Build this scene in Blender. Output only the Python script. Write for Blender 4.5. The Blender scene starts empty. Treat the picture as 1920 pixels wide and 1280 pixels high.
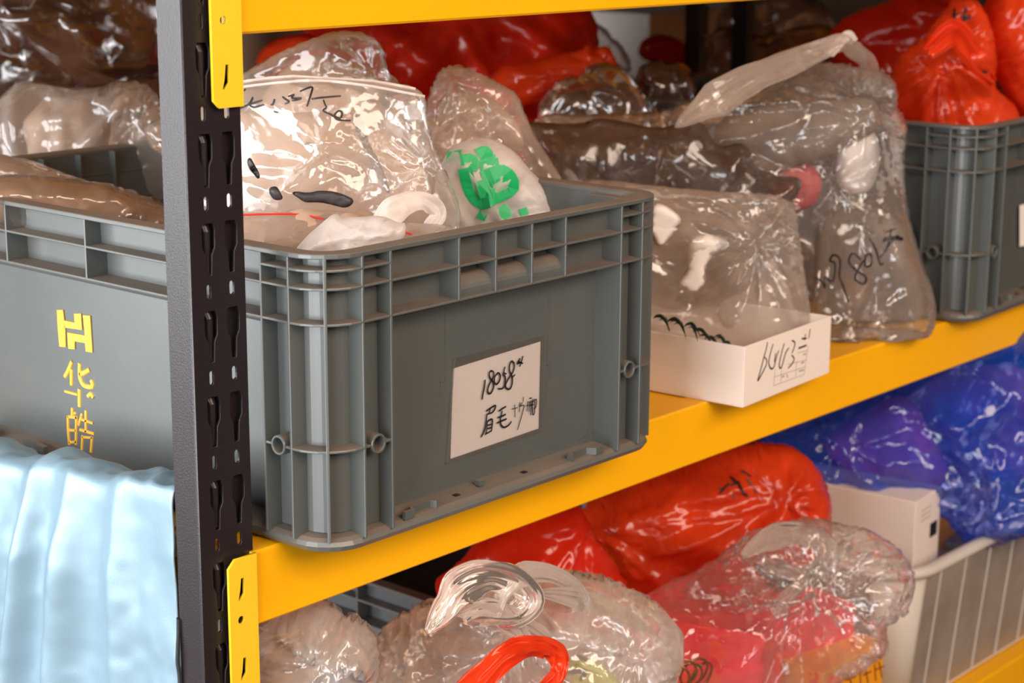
import bpy, bmesh, math, random
import numpy as np
from mathutils import Vector, Matrix
from mathutils.bvhtree import BVHTree
from mathutils.geometry import delaunay_2d_cdt, tessellate_polygon

# ------------------------------------------------------------------ camera, world, lights, exposure
S = bpy.context.scene
COL = S.collection
FPX = 3551.43
CAM = np.array([-0.87649, -0.93391, 0.46213])
CR = np.array([0.65718735, -0.75371472, 0.00434844])
CU = np.array([0.16970572, 0.15358789, 0.97345299])
CF = np.array([0.73437372, 0.63900304, -0.22884572])
cd = bpy.data.cameras.new('camera'); cam = bpy.data.objects.new('camera', cd); COL.objects.link(cam)
cd.sensor_width = 36; cd.lens = FPX * 36 / 1920; cd.clip_start = 0.02; cd.clip_end = 50
M3 = Matrix(((CR[0], CU[0], -CF[0]), (CR[1], CU[1], -CF[1]), (CR[2], CU[2], -CF[2])))
cam.matrix_world = Matrix.Translation(Vector(CAM)) @ M3.to_4x4()
cd.dof.use_dof = True; cd.dof.focus_distance = 1.43; cd.dof.aperture_fstop = 9
S.camera = cam
S.view_settings.view_transform = 'Standard'; S.view_settings.look = 'None'
S.view_settings.gamma = 1; S.view_settings.exposure = 0.0; S.view_settings.use_curve_mapping = False
S.cycles.transparent_max_bounces = 18; S.cycles.max_bounces = 6; S.cycles.use_adaptive_sampling = True; S.cycles.adaptive_threshold = 0.05
S.cycles.use_denoising = True
S.cycles.sample_clamp_indirect = 6

W = bpy.data.worlds.new('room_light'); S.world = W; W.use_nodes = True
W.node_tree.nodes['Background'].inputs[0].default_value = (1.0, 0.80, 0.66, 1)
W.node_tree.nodes['Background'].inputs[1].default_value = 0.06

def area(name, loc, target, sx, sy, power, color):
    l = bpy.data.lights.new(name, 'AREA'); l.shape = 'RECTANGLE'; l.size = sx; l.size_y = sy
    l.energy = power; l.color = color
    o = bpy.data.objects.new(name, l); COL.objects.link(o); o.location = loc
    o.rotation_euler = (Vector(target) - Vector(loc)).to_track_quat('-Z', 'Y').to_euler()
    return o
# unseen area panels: one beside the rack's end, two over the aisle in front
area('left_panel_light', (-2.3, 1.0, 0.42), (0.0, 1.0, 0.42), 4.6, 1.9, 265, (0.97, 0.98, 1.0))  # added panel, placed and sized for the sheen on left-facing sides
area('aisle_light_a', (-0.35, -2.3, 1.35), (0.4, 0.1, 0.1), 2.2, 1.0, 82, (1.0, 0.79, 0.64))
area('aisle_light_b', (1.6, -2.0, 1.7), (1.3, 0.2, 0.0), 1.4, 0.6, 15, (1.0, 0.76, 0.60))

# ------------------------------------------------------------------ picture <-> place
def ray(u, v): return CF + CR * (u - 960) / FPX - CU * (v - 640) / FPX
def hit(u, v, ax, val):
    d = ray(u, v); t = (val - CAM[ax]) / d[ax]; return CAM + d * t
def hitp(u, v, P0, n):
    d = ray(u, v); t = ((P0 - CAM) @ n) / (d @ n); return CAM + d * t

# ------------------------------------------------------------------ noise (numpy)
def _h(i, j, k, s):
    n = (i * 374761393 + j * 668265263 + k * 2147483647 + s * 1274126177) & 0xffffffff
    n = ((n ^ (n >> 13)) * 1274126177) & 0xffffffff
    return ((n ^ (n >> 16)) & 0xffff) / 32767.5 - 1
def noise(P, sc, seed=0):
    Q = P * sc + 100.0; I = np.floor(Q).astype(np.int64); f = Q - I; f = f * f * (3 - 2 * f)
    i, j, k = I.T; x, y, z = f.T
    def c(a, b, d): return _h(i + a, j + b, k + d, seed)
    L = lambda a, b, t: a + (b - a) * t
    return L(L(L(c(0,0,0), c(1,0,0), x), L(c(0,1,0), c(1,1,0), x), y),
             L(L(c(0,0,1), c(1,0,1), x), L(c(0,1,1), c(1,1,1), x), y), z)
def ridged(P, sc, seed=0):
    a = 1 - 2 * np.abs(noise(P, sc, seed)); b = 1 - 2 * np.abs(noise(P, sc * 2.1, seed + 7))
    return a + 0.5 * b

def folds(P, wl, seed=0, n=7):
    """straight sharp creases: triangle waves in random directions, each fading in and out"""
    rg = np.random.default_rng(seed * 13 + 5); o = np.zeros(len(P))
    for i in range(n):
        d = rg.normal(size=3); d /= np.linalg.norm(d); w = wl * rg.uniform(.6, 1.9)
        t = (P @ d) / w + rg.uniform(0, 9) + .55 * noise(P, .45 / w, seed + 31 * i)
        tri = 2 * np.abs(t - np.floor(t + .5)) - .5
        o += tri * w / wl * np.clip(noise(P, .35 / w, seed + 17 * i) * 2.2 + .25, 0, 1)
    return o

# ------------------------------------------------------------------ materials
def newmat(name):
    m = bpy.data.materials.new(name); m.use_nodes = True; nt = m.node_tree
    return m, nt, nt.nodes['Principled BSDF'], nt.nodes['Material Output']
def N(nt, t, **kw):
    n = nt.nodes.new(t)
    for k, v in kw.items():
        if hasattr(n, k): setattr(n, k, v)
    return n
def solid(name, c, rough=0.5, metal=0.0, bump=0.0, bs=400, var=0.0, vs=20, spec=0.5, coat=0.0):
    m, nt, p, out = newmat(name)
    p.inputs['Base Color'].default_value = (*c, 1); p.inputs['Roughness'].default_value = rough
    p.inputs['Metallic'].default_value = metal; p.inputs['Specular IOR Level'].default_value = spec
    p.inputs['Coat Weight'].default_value = coat
    tc = N(nt, 'ShaderNodeTexCoord')
    if bump:
        n = N(nt, 'ShaderNodeTexNoise'); n.inputs['Scale'].default_value = bs; n.inputs['Detail'].default_value = 3
        nt.links.new(tc.outputs['Object'], n.inputs['Vector'])
        b = N(nt, 'ShaderNodeBump'); b.inputs['Strength'].default_value = bump; b.inputs['Distance'].default_value = 0.001
        nt.links.new(n.outputs[0], b.inputs['Height']); nt.links.new(b.outputs[0], p.inputs['Normal'])
    if var:
        n = N(nt, 'ShaderNodeTexNoise'); n.inputs['Scale'].default_value = vs; n.inputs['Detail'].default_value = 5
        nt.links.new(tc.outputs['Object'], n.inputs['Vector'])
        r = N(nt, 'ShaderNodeMapRange'); r.inputs[1].default_value = 0.3; r.inputs[2].default_value = 0.7
        r.inputs[3].default_value = 1 - var; r.inputs[4].default_value = 1 + var
        nt.links.new(n.outputs[0], r.inputs[0])
        x = N(nt, 'ShaderNodeMix'); x.data_type = 'RGBA'; x.blend_type = 'MULTIPLY'; x.inputs[0].default_value = 1
        x.inputs[6].default_value = (*c, 1); nt.links.new(r.outputs[0], x.inputs[7]); nt.links.new(x.outputs[2], p.inputs['Base Color'])
    return m
def crate_mat(name, c, dust, damt=0.75):
    """grey polypropylene, brown dust lying on every upward face, faint scuffs"""
    m, nt, p, out = newmat(name)
    p.inputs['Roughness'].default_value = 0.42; p.inputs['Specular IOR Level'].default_value = 0.8
    tc = N(nt, 'ShaderNodeTexCoord'); g = N(nt, 'ShaderNodeNewGeometry'); sep = N(nt, 'ShaderNodeSeparateXYZ')
    nt.links.new(g.outputs['Normal'], sep.inputs[0])
    up = N(nt, 'ShaderNodeMapRange'); up.inputs[1].default_value = 0.35; up.inputs[2].default_value = 0.9
    nt.links.new(sep.outputs[2], up.inputs[0])
    n = N(nt, 'ShaderNodeTexNoise'); n.inputs['Scale'].default_value = 35; n.inputs['Detail'].default_value = 6
    nt.links.new(tc.outputs['Object'], n.inputs['Vector'])
    r = N(nt, 'ShaderNodeMapRange'); r.inputs[1].default_value = 0.25; r.inputs[2].default_value = 0.65
    r.inputs[3].default_value = 0.55 * damt; r.inputs[4].default_value = damt; nt.links.new(n.outputs[0], r.inputs[0])
    mu = N(nt, 'ShaderNodeMath'); mu.operation = 'MULTIPLY'; nt.links.new(up.outputs[0], mu.inputs[0]); nt.links.new(r.outputs[0], mu.inputs[1])
    n2 = N(nt, 'ShaderNodeTexNoise'); n2.inputs['Scale'].default_value = 12; n2.inputs['Detail'].default_value = 8; n2.inputs['Roughness'].default_value = 0.7
    nt.links.new(tc.outputs['Object'], n2.inputs['Vector'])
    sm = N(nt, 'ShaderNodeMapRange'); sm.inputs[1].default_value = 0.55; sm.inputs[2].default_value = 0.75; sm.inputs[4].default_value = 0.12
    nt.links.new(n2.outputs[0], sm.inputs[0])
    ad = N(nt, 'ShaderNodeMath'); ad.operation = 'ADD'; ad.use_clamp = True
    nt.links.new(mu.outputs[0], ad.inputs[0]); nt.links.new(sm.outputs[0], ad.inputs[1])
    x = N(nt, 'ShaderNodeMix'); x.data_type = 'RGBA'; x.inputs[6].default_value = (*c, 1); x.inputs[7].default_value = (*dust, 1)
    nt.links.new(ad.outputs[0], x.inputs[0]); nt.links.new(x.outputs[2], p.inputs['Base Color'])
    rr = N(nt, 'ShaderNodeMapRange'); rr.inputs[3].default_value = 0.38; rr.inputs[4].default_value = 0.85
    nt.links.new(ad.outputs[0], rr.inputs[0]); nt.links.new(rr.outputs[0], p.inputs['Roughness'])
    nb = N(nt, 'ShaderNodeTexNoise'); nb.inputs['Scale'].default_value = 900
    nt.links.new(tc.outputs['Object'], nb.inputs['Vector'])
    b = N(nt, 'ShaderNodeBump'); b.inputs['Strength'].default_value = 0.06; b.inputs['Distance'].default_value = 0.0005
    nt.links.new(nb.outputs[0], b.inputs['Height']); nt.links.new(b.outputs[0], p.inputs['Normal'])
    return m
def film(name, col, dens, rough=0.14, bump=0.5, bs=45, gloss=0.55, tint=(1, 1, 1), edge=0.25, trans=0.5):
    """plastic film: see-through share, hazy diffuse share, Fresnel gloss on top, fine crumples in the bump"""
    m = bpy.data.materials.new(name); m.use_nodes = True; nt = m.node_tree; nt.nodes.clear()
    out = N(nt, 'ShaderNodeOutputMaterial'); tc = N(nt, 'ShaderNodeTexCoord')
    last = None
    for q, (rx, ry, rz, f, di) in enumerate(((.3, .5, .2, 1.0, 2.5), (1.1, .2, 1.4, .62, 3.0), (.4, 1.2, 2.4, 1.7, 4.0), (2.0, .8, .6, .38, 1.5))):
        mp = N(nt, 'ShaderNodeMapping'); mp.inputs['Rotation'].default_value = (rx, ry, rz); nt.links.new(tc.outputs['Object'], mp.inputs[0])
        wv = N(nt, 'ShaderNodeTexWave'); wv.wave_profile = 'TRI'; wv.inputs['Scale'].default_value = bs * .36 * f; wv.inputs['Distortion'].default_value = di
        wv.inputs['Detail'].default_value = 1.5; wv.inputs['Detail Scale'].default_value = .6; nt.links.new(mp.outputs[0], wv.inputs['Vector'])
        mk = N(nt, 'ShaderNodeTexNoise'); mk.inputs['Scale'].default_value = bs * .35 * f + 3 * q; nt.links.new(mp.outputs[0], mk.inputs['Vector'])
        mr = N(nt, 'ShaderNodeMapRange'); mr.inputs[1].default_value = .50; mr.inputs[2].default_value = .72; mr.inputs[4].default_value = 1 / f; nt.links.new(mk.outputs[0], mr.inputs[0])
        mu = N(nt, 'ShaderNodeMath'); mu.operation = 'MULTIPLY'; nt.links.new(wv.outputs['Fac'], mu.inputs[0]); nt.links.new(mr.outputs[0], mu.inputs[1])
        if last:
            ad = N(nt, 'ShaderNodeMath'); nt.links.new(last, ad.inputs[0]); nt.links.new(mu.outputs[0], ad.inputs[1]); last = ad.outputs[0]
        else: last = mu.outputs[0]
    b = N(nt, 'ShaderNodeBump'); b.inputs['Strength'].default_value = min(1, bump); b.inputs['Distance'].default_value = 0.0016
    nt.links.new(last, b.inputs['Height'])
    tr = N(nt, 'ShaderNodeBsdfTransparent'); tr.inputs[0].default_value = (*tint, 1)
    df = N(nt, 'ShaderNodeBsdfDiffuse'); df.inputs[0].default_value = (*col, 1); nt.links.new(b.outputs[0], df.inputs['Normal'])
    tl = N(nt, 'ShaderNodeBsdfTranslucent'); tl.inputs[0].default_value = (*col, 1); nt.links.new(b.outputs[0], tl.inputs['Normal'])
    dm = N(nt, 'ShaderNodeMixShader'); dm.inputs[0].default_value = trans; nt.links.new(df.outputs[0], dm.inputs[1]); nt.links.new(tl.outputs[0], dm.inputs[2])
    lw = N(nt, 'ShaderNodeLayerWeight'); lw.inputs[0].default_value = 0.35; nt.links.new(b.outputs[0], lw.inputs['Normal'])
    # the film hazes where it is folded: density varies with a soft noise, and with the slant
    n3 = N(nt, 'ShaderNodeTexNoise'); n3.inputs['Scale'].default_value = 14; n3.inputs['Detail'].default_value = 4
    nt.links.new(tc.outputs['Object'], n3.inputs['Vector'])
    r3 = N(nt, 'ShaderNodeMapRange'); r3.inputs[1].default_value = 0.3; r3.inputs[2].default_value = 0.7
    r3.inputs[3].default_value = dens * 0.65; r3.inputs[4].default_value = min(1, dens * 1.35); nt.links.new(n3.outputs[0], r3.inputs[0])
    e = N(nt, 'ShaderNodeMath'); e.operation = 'MULTIPLY_ADD'; e.inputs[1].default_value = edge; e.use_clamp = True
    nt.links.new(lw.outputs['Facing'], e.inputs[0]); nt.links.new(r3.outputs[0], e.inputs[2])
    mx = N(nt, 'ShaderNodeMixShader'); nt.links.new(e.outputs[0], mx.inputs[0]); nt.links.new(tr.outputs[0], mx.inputs[1]); nt.links.new(dm.outputs[0], mx.inputs[2])
    gl = N(nt, 'ShaderNodeBsdfGlossy'); gl.inputs['Roughness'].default_value = rough; nt.links.new(b.outputs[0], gl.inputs['Normal'])
    gl.inputs[0].default_value = (1, 1, 1, 1)
    fr = N(nt, 'ShaderNodeFresnel'); fr.inputs[0].default_value = 1.5; nt.links.new(b.outputs[0], fr.inputs['Normal'])
    fm = N(nt, 'ShaderNodeMath'); fm.operation = 'MULTIPLY_ADD'; fm.inputs[1].default_value = gloss; fm.inputs[2].default_value = 0.05 * gloss; fm.use_clamp = True
    nt.links.new(fr.outputs[0], fm.inputs[0])
    m2 = N(nt, 'ShaderNodeMixShader'); nt.links.new(fm.outputs[0], m2.inputs[0]); nt.links.new(mx.outputs[0], m2.inputs[1]); nt.links.new(gl.outputs[0], m2.inputs[2])
    nt.links.new(m2.outputs[0], out.inputs[0])
    return m

YELB = solid('yellow_bracket_paint', (0.82, 0.52, 0.02), 0.45, bump=0.03, bs=500, spec=.3)
YEL = solid('yellow_paint', (0.90, 0.43, 0.002), 0.45, spec=.25, bump=0.03, bs=500, var=0.04, vs=6)
BLK = solid('hammered_black_paint', (0.013, 0.008, 0.010), 0.36, metal=0.0, bump=0.16, bs=700, spec=0.6)
BLK2 = solid('dark_inner_steel', (0.012, 0.010, 0.010), 0.5)
GREY = crate_mat('grey_crate_plastic', (0.082, 0.091, 0.086), (0.19, 0.135, 0.097), 0.85)
DGREY = crate_mat('dark_crate_plastic', (0.075, 0.08, 0.085), (0.09, 0.07, 0.06), 0.4)
CARD = solid('white_paper', (0.88, 0.82, 0.78), 0.6, var=0.02, vs=10)
BOXW = solid('white_cardboard', (0.84, 0.74, 0.66), 0.6, var=0.02, vs=8)
INK = solid('black_ink', (0.012, 0.008, 0.010), 0.5)
FAINT = solid('faint_print', (0.42, 0.35, 0.33), 0.6)
GOLD = solid('gold_foil', (0.95, 0.52, 0.07), 0.3, metal=0.35, bump=0.4, bs=300)
CLOTH = solid('pale_blue_satin', (0.20, 0.30, 0.365), 0.40, metal=0.25, bump=0.12, bs=1400, var=0.03, vs=8)
SERGE = solid('black_thread', (0.015, 0.015, 0.02), 0.7)
MAROON = solid('maroon_cloth', (0.16, 0.012, 0.03), 0.7)
DARKP = solid('dark_hair_pieces', (0.035, 0.03, 0.032), 0.5, bump=0.6, bs=150)
GREEN = solid('green_print', (0.005, 0.42, 0.13), 0.5)
PINKP = solid('pink_packing', (0.62, 0.10, 0.12), 0.5, var=0.3, vs=30)
REDBOX = solid('red_card', (0.88, 0.03, 0.05), 0.4, var=0.08, vs=10)
PURP = solid('purple_fabric_roll', (0.62, 0.13, 0.48), 0.5, bump=0.5, bs=40, var=0.35, vs=14)
BASK = solid('milky_basket_plastic', (0.62, 0.57, 0.50), 0.35)
SLEEVES = solid('taupe_packets', (0.34, 0.27, 0.21), 0.5, var=0.15, vs=15)
WALLM = solid('brown_board', (0.10, 0.05, 0.028), 0.8, var=0.25, vs=4)
FLOORM = solid('concrete_floor', (0.20, 0.16, 0.14), 0.7, var=0.15, vs=3)
BROWNB = solid('brown_cardboard', (0.30, 0.15, 0.075), 0.7, var=0.15, vs=7)
LIME = solid('lime_packaging', (0.45, 0.45, 0.06), 0.4, var=0.3, vs=40)
COIL = solid('bronze_rings', (0.35, 0.20, 0.10), 0.3, metal=0.9)
BLUEP = solid('blue_packing', (0.02, 0.09, 0.28), 0.5)

TAN = film('tan_tissue', (0.58, 0.36, 0.23), 0.97, rough=.35, bump=0.8, bs=34, gloss=.22, edge=.1, trans=.15)
TAN2 = film('pale_beige_tissue', (0.58, 0.41, 0.30), 0.97, rough=.35, bump=0.8, bs=34, gloss=.22, edge=.1, trans=.15)
GREYP = film('grey_packing', (0.24, 0.20, 0.18), 0.97, rough=.35, bump=0.8, bs=34, gloss=.22, edge=.1, trans=.15)
CLEAR = film('clear_film', (0.92, 0.78, 0.68), 0.09, rough=0.12, bump=0.45, bs=38, gloss=0.7, edge=0.22)
CLEARW = film('hazy_clear_film', (0.92, 0.78, 0.68), 0.20, rough=0.13, bump=0.5, bs=40, gloss=0.7, edge=0.28)
MILK = film('milky_film', (0.90, 0.80, 0.73), 0.42, rough=0.15, bump=0.55, bs=34, gloss=0.75, edge=0.3)
WHITEF = film('white_film', (0.95, 0.88, 0.84), 0.86, rough=0.3, bump=0.8, bs=60, gloss=0.3, edge=0.1)
DUSKF = film('smoky_film', (0.30, 0.20, 0.15), 0.22, rough=0.10, bump=0.5, bs=30, gloss=1.0, edge=0.3)
BROWNF = film('brown_film', (0.22, 0.09, 0.045), 0.5, rough=0.12, bump=0.5, bs=26, gloss=0.9, edge=0.2)
REDF = film('red_film', (0.95, 0.085, 0.018), 0.72, rough=0.2, bump=0.45, bs=34, gloss=0.4, tint=(1, 0.15, 0.05), edge=0.2, trans=0.4)
DREDF = film('deep_red_film', (0.80, 0.035, 0.012), 0.80, rough=0.2, bump=0.45, bs=28, gloss=0.4, tint=(0.9, 0.07, 0.03), edge=0.15, trans=0.35)
BLUEF = film('blue_film', (0.004, 0.14, 0.85), 0.32, rough=0.14, bump=0.35, bs=18, gloss=0.55, tint=(0.60, 0.66, 1.0), edge=0.22)
SLEEVE = film('sleeve_film', (0.5, 0.42, 0.36), 0.04, rough=0.08, bump=0.05, bs=10, gloss=0.5, edge=0.05)

# ------------------------------------------------------------------ object helpers
def link(name, me, m=None, parent=None):
    o = bpy.data.objects.new(name, me); COL.objects.link(o)
    if m and me: me.materials.append(m)
    if parent: o.parent = parent
    return o
def obj(name, bm, m, parent=None, smooth=False):
    me = bpy.data.meshes.new(name); bmesh.ops.recalc_face_normals(bm, faces=bm.faces[:]); bm.to_mesh(me); bm.free()
    if smooth: me.polygons.foreach_set('use_smooth', [True] * len(me.polygons))
    return link(name, me, m, parent)
def thing(name, label, cat, loc=(0, 0, 0), rz=0, group=None):
    o = bpy.data.objects.new(name, None); COL.objects.link(o); o.location = loc; o.rotation_euler = (0, 0, rz)
    o.empty_display_size = 0.02
    o['label'] = label; o['category'] = cat
    if group: o['group'] = group
    return o
def tag(o, label, cat, group=None):
    o['label'] = label; o['category'] = cat
    if group: o['group'] = group
    return o
def keep(o, parent):
    """parent a mesh built in world space to a located thing without moving it"""
    bpy.context.view_layer.update(); o.parent = parent; o.matrix_parent_inverse = parent.matrix_world.inverted(); return o
def box(bm, x0, x1, y0, y1, z0, z1, M=None):
    vs = [bm.verts.new((x, y, z)) for z in (z0, z1) for y in (y0, y1) for x in (x0, x1)]
    for f in ((0,2,3,1), (4,5,7,6), (0,1,5,4), (2,6,7,3), (0,4,6,2), (1,3,7,5)): bm.faces.new([vs[i] for i in f])
    if M: bmesh.ops.transform(bm, matrix=M, verts=vs)
    return vs
def bevel_mod(o, w, seg=2):
    b = o.modifiers.new('bevel', 'BEVEL'); b.width = w; b.segments = seg; b.limit_method = 'ANGLE'; b.angle_limit = 0.6
    return o
def loft(bm, loops, close=False, cap0=False, cap1=False):
    R = [[bm.verts.new(p) for p in L] for L in loops]; n = len(R[0])
    for a, b in list(zip(R, R[1:])) + ([(R[-1], R[0])] if close else []):
        for i in range(n): bm.faces.new((a[i], a[(i + 1) % n], b[(i + 1) % n], b[i]))
    if cap0: bm.faces.new(R[0])
    if cap1: bm.faces.new(R[-1])
def rrect(W, D, inset, r, z, k=7):
    r = max(r - inset, 0.003); x0, x1, y0, y1 = inset, W - inset, inset, D - inset; P = []
    for cx, cy, a in ((x1 - r, y0 + r, -90), (x1 - r, y1 - r, 0), (x0 + r, y1 - r, 90), (x0 + r, y0 + r, 180)):
        for i in range(k):
            t = math.radians(a + 90 * i / (k - 1)); P.append((cx + r * math.cos(t), cy + r * math.sin(t), z))
    return P
def plate(name, outer, holes, th, M, m, parent, bev=0.0004):
    """sheet of steel with real holes, from a filled 2D curve"""
    c = bpy.data.curves.new(name, 'CURVE'); c.dimensions = '2D'; c.fill_mode = 'BOTH'; c.extrude = th / 2; c.bevel_depth = bev
    for P in [outer] + holes:
        s = c.splines.new('POLY'); s.points.add(len(P) - 1); s.use_cyclic_u = True
        for q, (x, y) in zip(s.points, P): q.co = (x, y, 0, 1)
    t = bpy.data.objects.new('tmp', c); COL.objects.link(t)
    me = bpy.data.meshes.new_from_object(t.evaluated_get(bpy.context.evaluated_depsgraph_get()))
    bpy.data.objects.remove(t); me.transform(M); me.name = name
    return link(name, me, m, parent)
def arc(cx, cy, r, a0, a1, n=8): return [(cx + r * math.cos(math.radians(a0 + (a1 - a0) * i / n)), cy + r * math.sin(math.radians(a0 + (a1 - a0) * i / n))) for i in range(n + 1)]
def smooth_path(P, n=4):
    P = [np.array(p, float) for p in P]
    if len(P) < 3: return P
    Q = [P[0]] + P + [P[-1]]; o = []
    for i in range(1, len(Q) - 2):
        for j in range(n):
            t = j / n; a, b, c, d = Q[i - 1:i + 3]
            o.append(0.5 * (2 * b + (c - a) * t + (2 * a - 5 * b + 4 * c - d) * t * t + (3 * b - a - 3 * c + d) * t ** 3))
    return o + [P[-1]]
def ribbon(name, strokes, project, w, m, parent, th=0.0003, wob=0.25):
    """pen strokes: each a thin raised ribbon lying on a surface; project(u,v) -> (point, normal)"""
    bm = bmesh.new(); rg = random.Random(len(strokes))
    for st in strokes:
        ww = w
        if isinstance(st, tuple): ww, st = w * st[0], st[1]
        pts = [project(*p) for p in smooth_path(st)]
        pts = [p for p in pts if p is not None]
        if len(pts) < 2: continue
        prev = None
        for i, (p, n) in enumerate(pts):
            a = pts[max(i - 1, 0)][0]; b = pts[min(i + 1, len(pts) - 1)][0]; d = b - a
            s = np.cross(d, n); L = np.linalg.norm(s)
            if L < 1e-9: continue
            s = s / L * ww / 2 * (1 - wob * abs(2 * i / (len(pts) - 1) - 1) ** 2)
            row = [bm.verts.new(p + s), bm.verts.new(p + s * .7 + n * th), bm.verts.new(p - s * .7 + n * th), bm.verts.new(p - s)]
            if prev:
                for k in range(3): bm.faces.new((prev[k], prev[k + 1], row[k + 1], row[k]))
            else: bm.faces.new(row)
            prev = row
        if prev: bm.faces.new(prev)
    return obj(name, bm, m, parent)
def crop(ox, oy, sc, strokes):
    o = []
    for st in strokes:
        if isinstance(st, tuple): o.append((st[0], [(ox + x / sc, oy + y / sc) for x, y in st[1]]))
        else: o.append([(ox + x / sc, oy + y / sc) for x, y in st])
    return o

# ------------------------------------------------------------------ crumpled film
def chaikin(P, n=2):
    P = [np.array(p, float) for p in P]
    for _ in range(n):
        Q = []
        for i in range(len(P)):
            a, b = P[i], P[(i + 1) % len(P)]; Q += [a * .78 + b * .22, a * .22 + b * .78]
        P = Q
    return P
def relax(P, E, rest, T, k, smooth, iters, floor=None):
    n = len(P); deg = np.bincount(E.ravel(), minlength=n)[:, None].astype(float); deg[deg == 0] = 1
    a, b = E[:, 0], E[:, 1]
    for it in range(iters):
        d = P[b] - P[a]; L = np.linalg.norm(d, axis=1) + 1e-9
        c = d * (0.5 * (L - rest) / L)[:, None]
        acc = np.stack([np.bincount(a, c[:, i], n) - np.bincount(b, c[:, i], n) for i in range(3)], 1)
        P = P + acc / deg * 1.7
        if smooth and it % 2 == 0:
            av = np.stack([np.bincount(a, P[b, i], n) + np.bincount(b, P[a, i], n) for i in range(3)], 1) / deg
            P = P + (av - P) * smooth
        P = P + (T - P) * k
        if floor is not None: P[:, 2] = np.maximum(P[:, 2], floor)
    return P
def pillow(name, outline, ref, m, parent=None, thick=0.05, h=0.0035, ex=0.05, crease=0.004, csc=28, lump=0.2, lsc=14, seed=1,
           yaw=0.0, lean=0.0, knots=(), floor=None, back=0.8, smooth=0.03, k=0.05, iters=26, rim=0.6, fl=(), jit=0.0):
    """closed bag: two sheets welded along an outline, filled out, then buckled by giving the film more length than room.
    outline in picture pixels, laid on an upright (or leaning) plane through ref, then given its thickness."""
    P0 = np.array(ref, float)
    n = np.array([CF[0], CF[1], 0]); n /= np.linalg.norm(n)
    cy, sy = math.cos(yaw), math.sin(yaw); n = np.array([n[0] * cy - n[1] * sy, n[0] * sy + n[1] * cy, 0])
    s = np.array([n[1], -n[0], 0]); up = np.array([0, 0, 1.0])
    cl, sl = math.cos(lean), math.sin(lean); t = up * cl + n * sl; nn = n * cl - up * sl
    poly = []
    if jit:
        oj = np.array(chaikin(outline, 1)); oj += jit * np.stack([noise(np.c_[oj, oj[:, 0] * 0 + seed], .045, 1), noise(np.c_[oj, oj[:, 0] * 0 + seed], .045, 2)], 1); outline = oj
    for u, v in chaikin(outline):
        q = hitp(u, v, P0, nn) - P0; poly.append((q @ s, q @ t))
    poly = np.array(poly)
    # even resample
    seg = np.roll(poly, -1, 0) - poly; L = np.linalg.norm(seg, axis=1); cum = np.concatenate([[0], np.cumsum(L)]); nb = max(24, int(cum[-1] / h))
    tt = np.arange(nb) * cum[-1] / nb; ii = np.clip(np.searchsorted(cum, tt, 'right') - 1, 0, len(poly) - 1)
    B = poly[ii] + seg[ii] * ((tt - cum[ii]) / L[ii])[:, None]
    x0, y0 = B.min(0); x1, y1 = B.max(0)
    xs = np.arange(x0, x1, h); ys = np.arange(y0, y1, h * .866)
    gx, gy = np.meshgrid(xs, ys); gx[1::2] += h / 2; G = np.stack([gx.ravel(), gy.ravel()], 1)
    rg = np.random.default_rng(seed); G += rg.uniform(-.12, .12, G.shape) * h
    A = B; C2 = np.roll(B, -1, 0)
    ins = np.zeros(len(G), bool)
    for (ax, ay), (bx, by) in zip(A, C2):
        c = ((ay > G[:, 1]) != (by > G[:, 1]))
        if c.any(): ins[c] ^= G[c, 0] < (bx - ax) * (G[c, 1] - ay) / (by - ay) + ax
    G = G[ins]
    D = np.full(len(G), 9.0)
    for i in range(0, len(B)):
        D = np.minimum(D, (G[:, 0] - B[i, 0]) ** 2 + (G[:, 1] - B[i, 1]) ** 2)
    D = np.sqrt(D); kp = D > h * .6; G = G[kp]; D = D[kp]
    V = np.concatenate([B, G]); nbv = len(B)
    res = delaunay_2d_cdt([Vector(v) for v in V], [(i, (i + 1) % nbv) for i in range(nbv)], [], 1, 1e-7)
    V = np.array([tuple(v) for v in res[0]]); F = np.array([f for f in res[2] if len(f) == 3])
    org = [min(o) if len(o) else 10 ** 9 for o in res[3]]
    bd = np.array([o < nbv for o in org]); d = np.zeros(len(V)) + 9
    for i in range(nbv): d = np.minimum(d, (V[:, 0] - B[i, 0]) ** 2 + (V[:, 1] - B[i, 1]) ** 2)
    d = np.sqrt(d); d[bd] = 0; dm = d.max() * rim
    prof = np.sqrt(np.clip(1 - (1 - np.clip(d / dm, 0, 1)) ** 2, 0, 1))
    Q3 = P0 + V[:, :1] * s + V[:, 1:2] * t
    lm = 1 + lump * 1.6 * noise(Q3, lsc, seed) + lump * .7 * noise(Q3, lsc * 2.2, seed + 3)
    nv = len(V); idx = np.arange(nv); bk = idx.copy(); inner = np.where(~bd)[0]; bk[inner] = nv + np.arange(len(inner))
    front = Q3 - nn * (prof * thick * .5 * lm)[:, None]
    backp = (Q3 + nn * (prof * thick * .5 * back * (1 + .3 * noise(Q3, lsc, seed + 9)))[:, None])[inner]
    P = np.concatenate([front, backp]); pf = np.concatenate([prof, prof[inner]])
    F2 = bk[F][:, ::-1]; FF = np.concatenate([F, F2])
    nrm = np.concatenate([np.tile(-nn, (nv, 1)), np.tile(nn, (len(inner), 1))])
    V2 = np.concatenate([V, V[inner]])
    E = np.concatenate([FF[:, [0, 1]], FF[:, [1, 2]], FF[:, [2, 0]]]); E.sort(axis=1); E = np.unique(E, axis=0)
    ext = np.full(len(E), 1 + ex)
    disp = crease * (.85 * folds(P, 1.5 / csc, seed) * np.clip(pf + .15, 0, 1) + .30 * folds(P, .5 / csc, seed + 5))
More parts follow.
